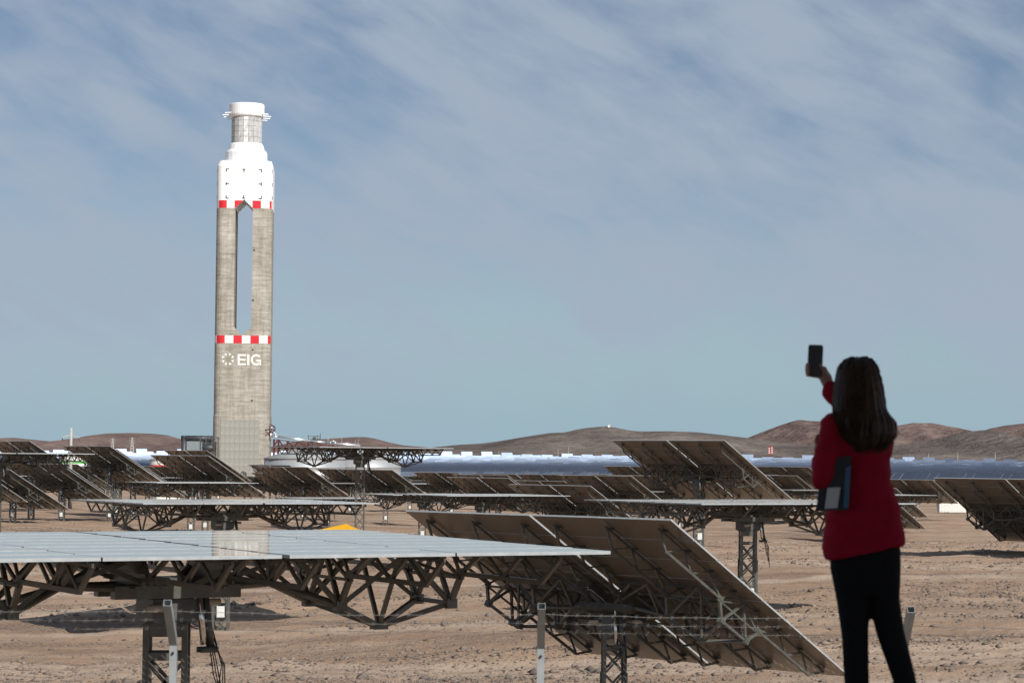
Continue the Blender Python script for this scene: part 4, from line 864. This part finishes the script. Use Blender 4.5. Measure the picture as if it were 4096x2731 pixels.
# ------------------------------------------------------------------ fence
FY = 20.5; fx = [X_at(p, FY, 2585) for p in (-770, 694, 2163, 3612, 5080)]; zb = -1.575
M['galv'] = mat('zinc_coated_post', (0.34, 0.36, 0.36), 0.5, 0.3, 0.5, 0.12, 4.0)
M['wire'] = mat('fence_wire', (0.20, 0.19, 0.17), 0.7, 0.1, 0.3)
g0 = gz(fx[2], FY); fence = empty('wire_fence', (fx[2], FY, g0)); tag(fence, 'wire fence with square posts, leaning arms and barbed strands in the foreground', 'fence')
def hollow(mb, p, q, w, th, up):
    p, q = np.array(p, float), np.array(q, float); d = (q-p)/np.linalg.norm(q-p); x = np.array([1., 0, 0]); y = np.cross(d, x)
    rg = lambda c, h: [c+x*sx*h+y*sy*h for sx, sy in ((-1, -1), (1, -1), (1, 1), (-1, 1))]
    o0, o1, i1, i0 = rg(p, w/2), rg(q, w/2), rg(q, w/2-th), rg(q-d*0.3, w/2-th)
    for i in range(4):
        j = (i+1) % 4; mb.poly([o0[i], o0[j], o1[j], o1[i]]); mb.poly([o1[i], o1[j], i1[j], i1[i]]); mb.poly([i1[i], i1[j], i0[j], i0[i]])
    mb.poly(i0); mb.poly(o0)
arm = np.array([0, -0.41, 0.362])
for i, x in enumerate(fx):
    lean = 0.0; mb = MB(); mb.box((x-fx[2], 0, (zb-g0-0.4)/2-0.0), (0.06, 0.06, zb-g0+0.4)); o = mb.build('post', M['galv'], fence)
    mb = MB(); p0 = np.array([x-fx[2], -0.004, zb-g0-0.01]); hollow(mb, p0, p0+arm, 0.064, 0.004, None); mb.build('post_arm', M['galv'], o)
    mb = MB(); mb.bar((x-fx[2], -0.032, zb-g0-0.09), (x-fx[2], -0.05, zb-g0-0.09), 0.022, None, 0, 8); mb.build('bolt', M['black'], o)
for k, t_ in enumerate((0.36, 0.57, 0.78)):
    mb = MB(); off = arm*t_
    for a, b in zip(fx[:-1], fx[1:]):
        n = 14; pts = []
        for j in range(n+1): s = j/n; pts.append((a+(b-a)*s-fx[2], off[1]-0.035, zb-g0+off[2]-0.02*4*s*(1-s)+0.004*math.sin(j*2.1+k)))
        mb.tube(pts, 0.0034, n=4); 
        for j in range(1, 31):
            s = j/31; p = np.array([a+(b-a)*s-fx[2], off[1]-0.035, zb-g0+off[2]-0.02*4*s*(1-s)]); dx = 0.012
            mb.bar(p+[-dx, 0, 0.016], p+[dx, 0, -0.016], 0.0026, None, 0, 3); mb.bar(p+[-dx, -0.012, -0.016], p+[dx, 0.012, 0.016], 0.0026, None, 0, 3)
    mb.build('barbed_strand', M['wire'], fence)
mb = MB(); ztop = -1.69-g0; cell = 0.055
x0, x1 = fx[0]-fx[2], fx[-1]-fx[2]; nw = int((x1-x0)/cell); rows = int(ztop/(cell/2))
V = []; Fc = []
for i in range(nw):
    xa = x0+i*cell; b = len(V)
    for j in range(rows+1):
        x = xa+(cell*0.54 if (j+i) % 2 else -cell*0.04)+cell*0.25; z = ztop-j*cell/2; r = 0.0011
        for t_ in range(3): V.append((x+r*math.cos(t_*2.094), 0.036+r*math.sin(t_*2.094)+(0.002 if j % 2 else -0.002), z+r*0.5*math.cos(t_*2.094)))
    for j in range(rows):
        for t_ in range(3): u_ = (t_+1) % 3; Fc.append((b+j*3+t_, b+j*3+u_, b+j*3+3+u_, b+j*3+3+t_))
me = bpy.data.meshes.new('chain_link_mesh'); me.from_pydata(V, [], Fc); me.materials.append(M['wire']); tag(obj('chain_link_mesh', me, fence), kind='stuff')

# ------------------------------------------------------------------ unseen roof added above and behind the frame to shade the person
M['canvas'] = mat('shade_roof_canvas', (0.30, 0.30, 0.29), 0.8, 0, 0.2, 0.05, 1.0)
cr = empty('canopy', (3.0, 1.0, -1.3)); tag(cr, kind='structure')  # unseen canopy, put in for the shade it casts
mb = MB(); mb.box((0, -0.5, 4.0), (17, 21.0, 0.12)); mb.build('unseen_shade_roof', M['canvas'], cr)
for x in (-8.2, 8.2):
    for y in (-10.5, 9.3): mb = MB(); mb.bar((x, y, -0.3), (x, y, 3.93), 0.09); mb.build('unseen_roof_post', M['galv'], cr)

# ------------------------------------------------------------------ person taking a picture
PY = 10.75; PS = PY/FX
def P3(px, py, dy=0.0): return at(px, py, PY+dy)
def remesh(mb, name, m, vox, smooth=6):
    me = mb.mesh(name, m); o = bpy.data.objects.new('tmp', me); COL.objects.link(o)
    b = bmesh.new(); b.from_mesh(me); bmesh.ops.recalc_face_normals(b, faces=b.faces); b.to_mesh(me); b.free()
    md = o.modifiers.new('r', 'REMESH'); md.mode = 'VOXEL'; md.voxel_size = vox; md.use_smooth_shade = True
    sm = o.modifiers.new('s', 'SMOOTH'); sm.factor = 0.5; sm.iterations = smooth
    dg = bpy.context.evaluated_depsgraph_get(); dg.update(); r = bpy.data.meshes.new_from_object(o.evaluated_get(dg)); r.name = name; bpy.data.objects.remove(o)
    r.materials.clear(); r.materials.append(m); r.polygons.foreach_set('use_smooth', [True]*len(r.polygons)); return r
def cap_(mb, p, q, r0, r1, n=14):
    p, q = np.array(p, float), np.array(q, float); d = q-p; L = np.linalg.norm(d); d = d/L; a = np.array([0, 0, 1.]) if abs(d[2]) < 0.9 else np.array([1., 0, 0])
    x = np.cross(d, a); x /= np.linalg.norm(x); y = np.cross(d, x); rg = []
    for t_ in (-85, -60, -30, 0): rg.append((p+d*r0*math.sin(t_*D), r0*math.cos(t_*D)))
    for t_ in (0, 30, 60, 85): rg.append((q+d*r1*math.sin(t_*D), r1*math.cos(t_*D)))
    mb.loft([[c+x*r*math.cos(2*math.pi*i/n)+y*r*math.sin(2*math.pi*i/n) for i in range(n)] for c, r in rg])
def chain(mb, pts, n=14):
    for (p, r0), (q, r1) in zip(pts[:-1], pts[1:]): cap_(mb, p, q, r0, r1, n)
def ell_rings(mb, rows, slope=0.0, n=28, wob=0.0, bulge=None):
    """rows: y px, x left, x right, half depth m, depth offset"""
    rg = []
    for k, (py, xl, xr, hd, dy) in enumerate(rows):
        c = P3((xl+xr)/2, py, dy); hw = (xr-xl)/2*PS; ring_ = []
        for i in range(n):
            a = 2*math.pi*i/n; ca, sa = math.cos(a), math.sin(a); ca = math.copysign(abs(ca)**0.85, ca); sa = math.copysign(abs(sa)**0.85, sa)
            s = slope*(k/(len(rows)-1))**3; ww = 1+wob*math.sin(i*3.1+k*1.7)
            ring_.append(c+np.array([hw*ca*ww, hd*sa*ww, hw*ca*s]))
        rg.append(ring_)
    mb.loft(rg)
M['skin'] = mat('skin', (0.46, 0.27, 0.20), 0.55, 0, 0.4, 0.06, 30)
M['jacket'] = mat('crimson_wool', (0.44, 0.010, 0.036), 0.85, 0, 0.2, 0.07, 9, 0.15, 160)
M['trouser'] = mat('black_cloth', (0.016, 0.016, 0.018), 0.85, 0, 0.15)
M['hair'] = mat('dark_brown_hair', (0.072, 0.044, 0.028), 0.5, 0, 0.35, 0.5, 22, stretch=(6, 6, 0.6))
M['maskc'] = mat('blue_face_mask', (0.25, 0.52, 0.66), 0.8)
M['paper'] = mat('paper', (0.75, 0.76, 0.80), 0.7)
M['folder'] = mat('dark_folder', (0.045, 0.05, 0.06), 0.5)
M['bluep'] = mat('blue_sheet', (0.085, 0.20, 0.31), 0.6)
M['phone'] = mat('phone_shell', (0.025, 0.027, 0.03), 0.3, 0, 0.5)
person = empty('person', tuple(P3(3470, 3012))); tag(person, 'person in a crimson jacket and black trousers holding up a phone, seen from behind', 'person')
inv = Matrix.Translation(-Vector(person.location))
def child(name, me, par=person): o = bpy.data.objects.new(name, me); COL.objects.link(o); me.transform(inv); o.parent = par; return o
fdir = np.array([-0.50, 0.86, 0.05]); fdir /= np.linalg.norm(fdir); sd = np.cross(fdir, [0, 0, 1.])
LS, LE, LW = P3(3338, 1718, -0.03), P3(3292, 1912, -0.10), P3(3278, 1815, 0.12)
RS, RE, RW = P3(3535, 1715, 0.02), P3(3440, 1705, 0.33), P3(3326, 1565, 0.42)
mb = MB()
hc = P3(3428, 1548, 0.03)
cap_(mb, hc+[0, 0, 0.035]+fdir*0.0, hc+[0, 0, -0.01]+fdir*0.012, 0.082, 0.076, 20); cap_(mb, hc+fdir*0.03+[0, 0, -0.02], hc+fdir*0.045+[0, 0, -0.085], 0.062, 0.040)
cap_(mb, hc+fdir*0.086+[0, 0, 0.012], hc+fdir*0.106+[0, 0, -0.028], 0.010, 0.014, 10)      # nose
for s in (-1, 1):
    cap_(mb, hc+sd*s*0.034+fdir*0.074+[0, 0, 0.012], hc+sd*s*0.030+fdir*0.080+[0, 0, 0.012], 0.013, 0.012, 10)   # eyes
    cap_(mb, hc+sd*s*0.080+[0, 0, 0.0], hc+sd*s*0.078+[0, 0, -0.045], 0.014, 0.011, 8)      # ears
cap_(mb, hc+fdir*0.080+sd*0.018+[0, 0, -0.058], hc+fdir*0.080-sd*0.018+[0, 0, -0.058], 0.010, 0.010, 10)         # mouth
chain(mb, [(P3(3432, 1600, 0.03), 0.052), (P3(3440, 1680, 0.01), 0.056)])
ell_rings(mb, [(1672, 3390, 3490, 0.06, 0.01), (1700, 3335, 3552, 0.085, 0.01), (1790, 3330, 3555, 0.10, 0.01), (1890, 3345, 3545, 0.095, 0.01), (2000, 3335, 3560, 0.10, 0.01), (2120, 3318, 3590, 0.11, 0.01), (2230, 3325, 3590, 0.10, 0.01)])
chain(mb, [(LS, 0.046), (LE, 0.038), (LW, 0.026)]); chain(mb, [(RS, 0.046), (RE, 0.038), (RW, 0.026)])
LH = [(P3(3400, 2220), 0.078), (P3(3414, 2400), 0.066), (P3(3421, 2560), 0.050), (P3(3428, 2960, 0.05), 0.036)]
RH = [(P3(3530, 2215), 0.074), (P3(3536, 2400), 0.058), (P3(3562, 2530), 0.046), (P3(3622, 2730, -0.02), 0.040), (P3(3660, 2955, -0.05), 0.034)]
chain(mb, LH); chain(mb, RH)
for q, dx in ((LH[-1][0], -0.03), (RH[-1][0], 0.04)): cap_(mb, q+[0, -0.02, -0.03], q+[dx, 0.13, -0.045], 0.036, 0.030)
# right hand closed round the phone
PH = P3(3261, 1442, 0.46); pal = P3(3303, 1512, 0.465)
chain(mb, [(RW, 0.026), (P3(3312, 1535, 0.45), 0.027), (pal, 0.030), (P3(3292, 1488, 0.478), 0.024)])
for k in range(4):
    yy = 1456+k*14; ln = (0, 4, 3, -3)[k]
    chain(mb, [(P3(3300, yy+18, 0.475), 0.0105), (P3(3268, yy+6, 0.490), 0.0095), (P3(3238-ln*0.4, yy+3, 0.486), 0.0088), (P3(3227-ln*0.4, yy+2, 0.466), 0.0082), (P3(3236, yy+1, 0.449), 0.0075)], 10)
chain(mb, [(P3(3309, 1520, 0.455), 0.0135), (P3(3303, 1492, 0.442), 0.011), (P3(3288, 1470, 0.440), 0.0095), (P3(3279, 1458, 0.443), 0.008)], 10)
# left hand resting on the chest
lp = P3(3282, 1786, 0.10); chain(mb, [(LW, 0.026), (lp, 0.029)])
for k in range(4): chain(mb, [(lp+[-0.006+0.010*k, 0.012*(k-1.5), 0.012], 0.0105), (lp+[0.0+0.014*k, 0.02*(k-1.5)+0.02, 0.042+0.006*(k in (1, 2))], 0.0095), (lp+[0.02+0.014*k, 0.02*(k-1.5)+0.03, 0.055+0.008*(k in (1, 2))], 0.008)], 10)
chain(mb, [(lp+[-0.012, -0.02, 0.0], 0.013), (lp+[-0.022, -0.025, 0.030], 0.011), (lp+[-0.015, -0.02, 0.050], 0.009)], 10)
child('body', remesh(mb, 'body', M['skin'], 0.0055, 3))
# jacket
mb = MB()
ell_rings(mb, [(1650, 3395, 3495, 0.062, 0.01), (1664, 3352, 3532, 0.075, 0.01), (1682, 3318, 3560, 0.095, 0.01), (1730, 3312, 3574, 0.118, 0.01), (1790, 3312, 3576, 0.130, 0.01), (1872, 3328, 3555, 0.118, 0.01), (1950, 3322, 3560, 0.118, 0.01), (2050, 3302, 3596, 0.132, 0.01), (2140, 3296, 3610, 0.138, 0.01), (2208, 3302, 3614, 0.140, 0.01)], 0.20, 36)
chain(mb, [(P3(3345, 1705, 0.0), 0.066), (LS, 0.064), ((LS+LE)/2+[-0.008, -0.01, 0], 0.058), (LE, 0.052), ((LE*0.35+LW*0.65), 0.043)])
chain(mb, [(P3(3530, 1705, 0.01), 0.064), (RS, 0.062), (RE, 0.052), (RW, 0.040), (RW*0.8+P3(3312, 1535, 0.45)*0.2, 0.037)])
jm = remesh(mb, 'jacket', M['jacket'], 0.008, 5)
co = np.empty(len(jm.vertices)*3); jm.vertices.foreach_get('co', co); co = co.reshape(-1, 3); nr = np.empty(len(jm.vertices)*3); jm.vertices.foreach_get('normal', nr); nr = nr.reshape(-1, 3)
wr = fbm(co[:, 0]*9+co[:, 2]*7+3, co[:, 2]*16-co[:, 0]*6, 3)*0.030+np.abs(fbm(co[:, 0]*16+co[:, 2]*3, co[:, 2]*5, 2))*0.012; jm.vertices.foreach_set('co', (co+nr*wr[:, None]).reshape(-1)); jm.update()
jk = child('jacket', jm)
# trousers
mb = MB(); ell_rings(mb, [(2120, 3330, 3580, 0.10, 0.01), (2200, 3312, 3602, 0.118, 0.01), (2300, 3330, 3598, 0.112, 0.01), (2380, 3348, 3592, 0.09, 0.01)])
chain(mb, [(P3(3398, 2260), 0.088), (P3(3412, 2400), 0.073), (P3(3420, 2540), 0.060), (P3(3427, 2740, 0.02), 0.055), (P3(3428, 2985, 0.04), 0.052)]); chain(mb, [(P3(3528, 2250), 0.085), (P3(3536, 2400), 0.070), (P3(3562, 2530), 0.062), (P3(3622, 2730, -0.02), 0.050), (P3(3660, 2980, -0.05), 0.050)])
child('trousers', remesh(mb, 'trousers', M['trouser'], 0.009, 5))
for q, dx in ((LH[-1][0], -0.03), (RH[-1][0], 0.04)):
    mb = MB(); cap_(mb, q+[0, -0.03, -0.035], q+[dx, 0.14, -0.05], 0.044, 0.036); child('shoe', remesh(mb, 'shoe', M['black'], 0.008, 3))
# hair: a full mass with many strands over it
mb = MB(); HR = [(1430, 3404, 3464, 0.045, 0.02), (1441, 3376, 3488, 0.078, 0.02), (1468, 3353, 3506, 0.100, 0.01), (1520, 3342, 3520, 0.112, 0.0), (1580, 3335, 3530, 0.116, -0.02), (1640, 3332, 3540, 0.112, -0.04), (1690, 3342, 3572, 0.095, -0.07), (1735, 3366, 3578, 0.078, -0.09), (1768, 3395, 3552, 0.055, -0.10), (1786, 3420, 3520, 0.030, -0.105)]
ell_rings(mb, HR, n=30); hm_ = remesh(mb, 'hair', M['hair'], 0.006, 3)
co = np.empty(len(hm_.vertices)*3); hm_.vertices.foreach_get('co', co); co = co.reshape(-1, 3); nr = np.empty(len(hm_.vertices)*3); hm_.vertices.foreach_get('normal', nr); nr = nr.reshape(-1, 3); hcx, hcy = float(hc[0]), float(hc[1])
an_ = np.arctan2(co[:, 0]-hcx, co[:, 1]-hcy); dsp = fbm(an_*9+20, co[:, 2]*2.5, 3)*0.030+fbm(an_*26+20, co[:, 2]*3+9, 2)*0.012; hm_.vertices.foreach_set('co', (co+nr*dsp[:, None]).reshape(-1)); hm_.update(); hair = child('hair', hm_)
mb = MB(); hy = [h[0] for h in HR]
for k in range(700):
    a = rng.uniform(math.pi*0.98, math.pi*2.02); lf = rng.uniform(0.985, 1.035); fl = rng.normal(0, 10)+14*max(0, math.cos(a)); yend = rng.uniform(1725, 1815); pts = []
    for py in np.linspace(rng.uniform(1436, 1560), yend, 11):
        hw = np.interp(py, hy, [(h[2]-h[1])/2 for h in HR]); cx = np.interp(py, hy, [(h[1]+h[2])/2 for h in HR]); hd = np.interp(py, hy, [h[3] for h in HR]); dy = np.interp(py, hy, [h[4] for h in HR]); s = max(0, (py-1620)/180)
        hw = max(hw, 46*s); pts.append(P3(cx+hw*lf*math.cos(a)+fl*s*s, py, dy+hd*lf*math.sin(a)))
    for j, (p, q) in enumerate(zip(pts[:-1], pts[1:])): mb.bar(p, q, 0.0042*(1-0.06*j), None, 0, 3)
st = mb.mesh('hair_strands', M['hair']); child('hair_strands', st, person)['kind'] = 'stuff'
mb = MB(); mc = hc+fdir*0.062+np.array([0, 0, -0.055]); rg = []
for t_, rw, rd in ((0.052, 0.055, 0.042), (0.02, 0.070, 0.054), (-0.02, 0.068, 0.054), (-0.055, 0.046, 0.036)): rg.append([mc+sd*rw*math.cos(a)+fdir*rd*math.sin(a)+np.array([0, 0, t_]) for a in np.linspace(-0.3, math.pi+0.3, 14)])
for r0, r1 in zip(rg[:-1], rg[1:]):
    for i in range(13): mb.poly([r0[i], r0[i+1], r1[i+1], r1[i]])
child('face_mask', mb.mesh('face_mask', M['maskc'], True))
# phone and folder are things of their own
ph = empty('smartphone', tuple(PH)); mb = MB(); pr = []
for x, z in rrect(1, 0.001, 2): pass
prof = [(x*0.0345/1, z*0.0735/1) for x, z in rrect(1, 0.22, 5)]
mb.loft([[(x, y, z) for x, z in prof] for y in (0.0045, -0.0045)]); b_ = mb.build('phone_case', M['phone'], ph); mb = MB(); mb.poly([(x*0.93, -0.0049, z*0.965) for x, z in prof]); M['screen'] = mat('dim_screen', (0.05, 0.055, 0.06), 0.15, 0, 0.5); mb.build('phone_screen', M['screen'], ph)
ph.rotation_euler = (-0.05, 0.035, -0.25); tag(ph, 'black smartphone held up against the sky in the raised hand', 'smartphone')
fo = empty('folder', tuple(P3(3335, 2044, -0.15))); o0 = np.array(fo.location)
def fp(px, py, dy): return P3(px, py, -0.15+dy)-o0
def sheet(name, pts, m, t=0.004):
    mb = MB(); a = [fp(*p) for p in pts]; b = [p+np.array([0, t, 0]) for p in a]; mb.poly(a); mb.poly(b[::-1])
    for i in range(len(a)): j = (i+1) % len(a); mb.poly([a[i], b[i], b[j], a[j]])
    return mb.build(name, m, fo)
sheet('folder_cover', [(3264, 2044, 0.02), (3394, 2038, 0), (3405, 1822, 0.02), (3290, 1835, 0.05)], M['folder'], 0.006)
sheet('paper_sheet', [(3298, 2034, 0.004), (3350, 2031, -0.004), (3362, 1948, 0.004), (3310, 1950, 0.014)], M['paper'], 0.002)
sheet('blue_sheet', [(3373, 2030, -0.006), (3394, 2030, -0.006), (3404, 1860, 0.008), (3382, 1872, 0.008)], M['bluep'], 0.002)
tag(fo, 'dark folder with white and blue sheets tucked under the left arm', 'folder')
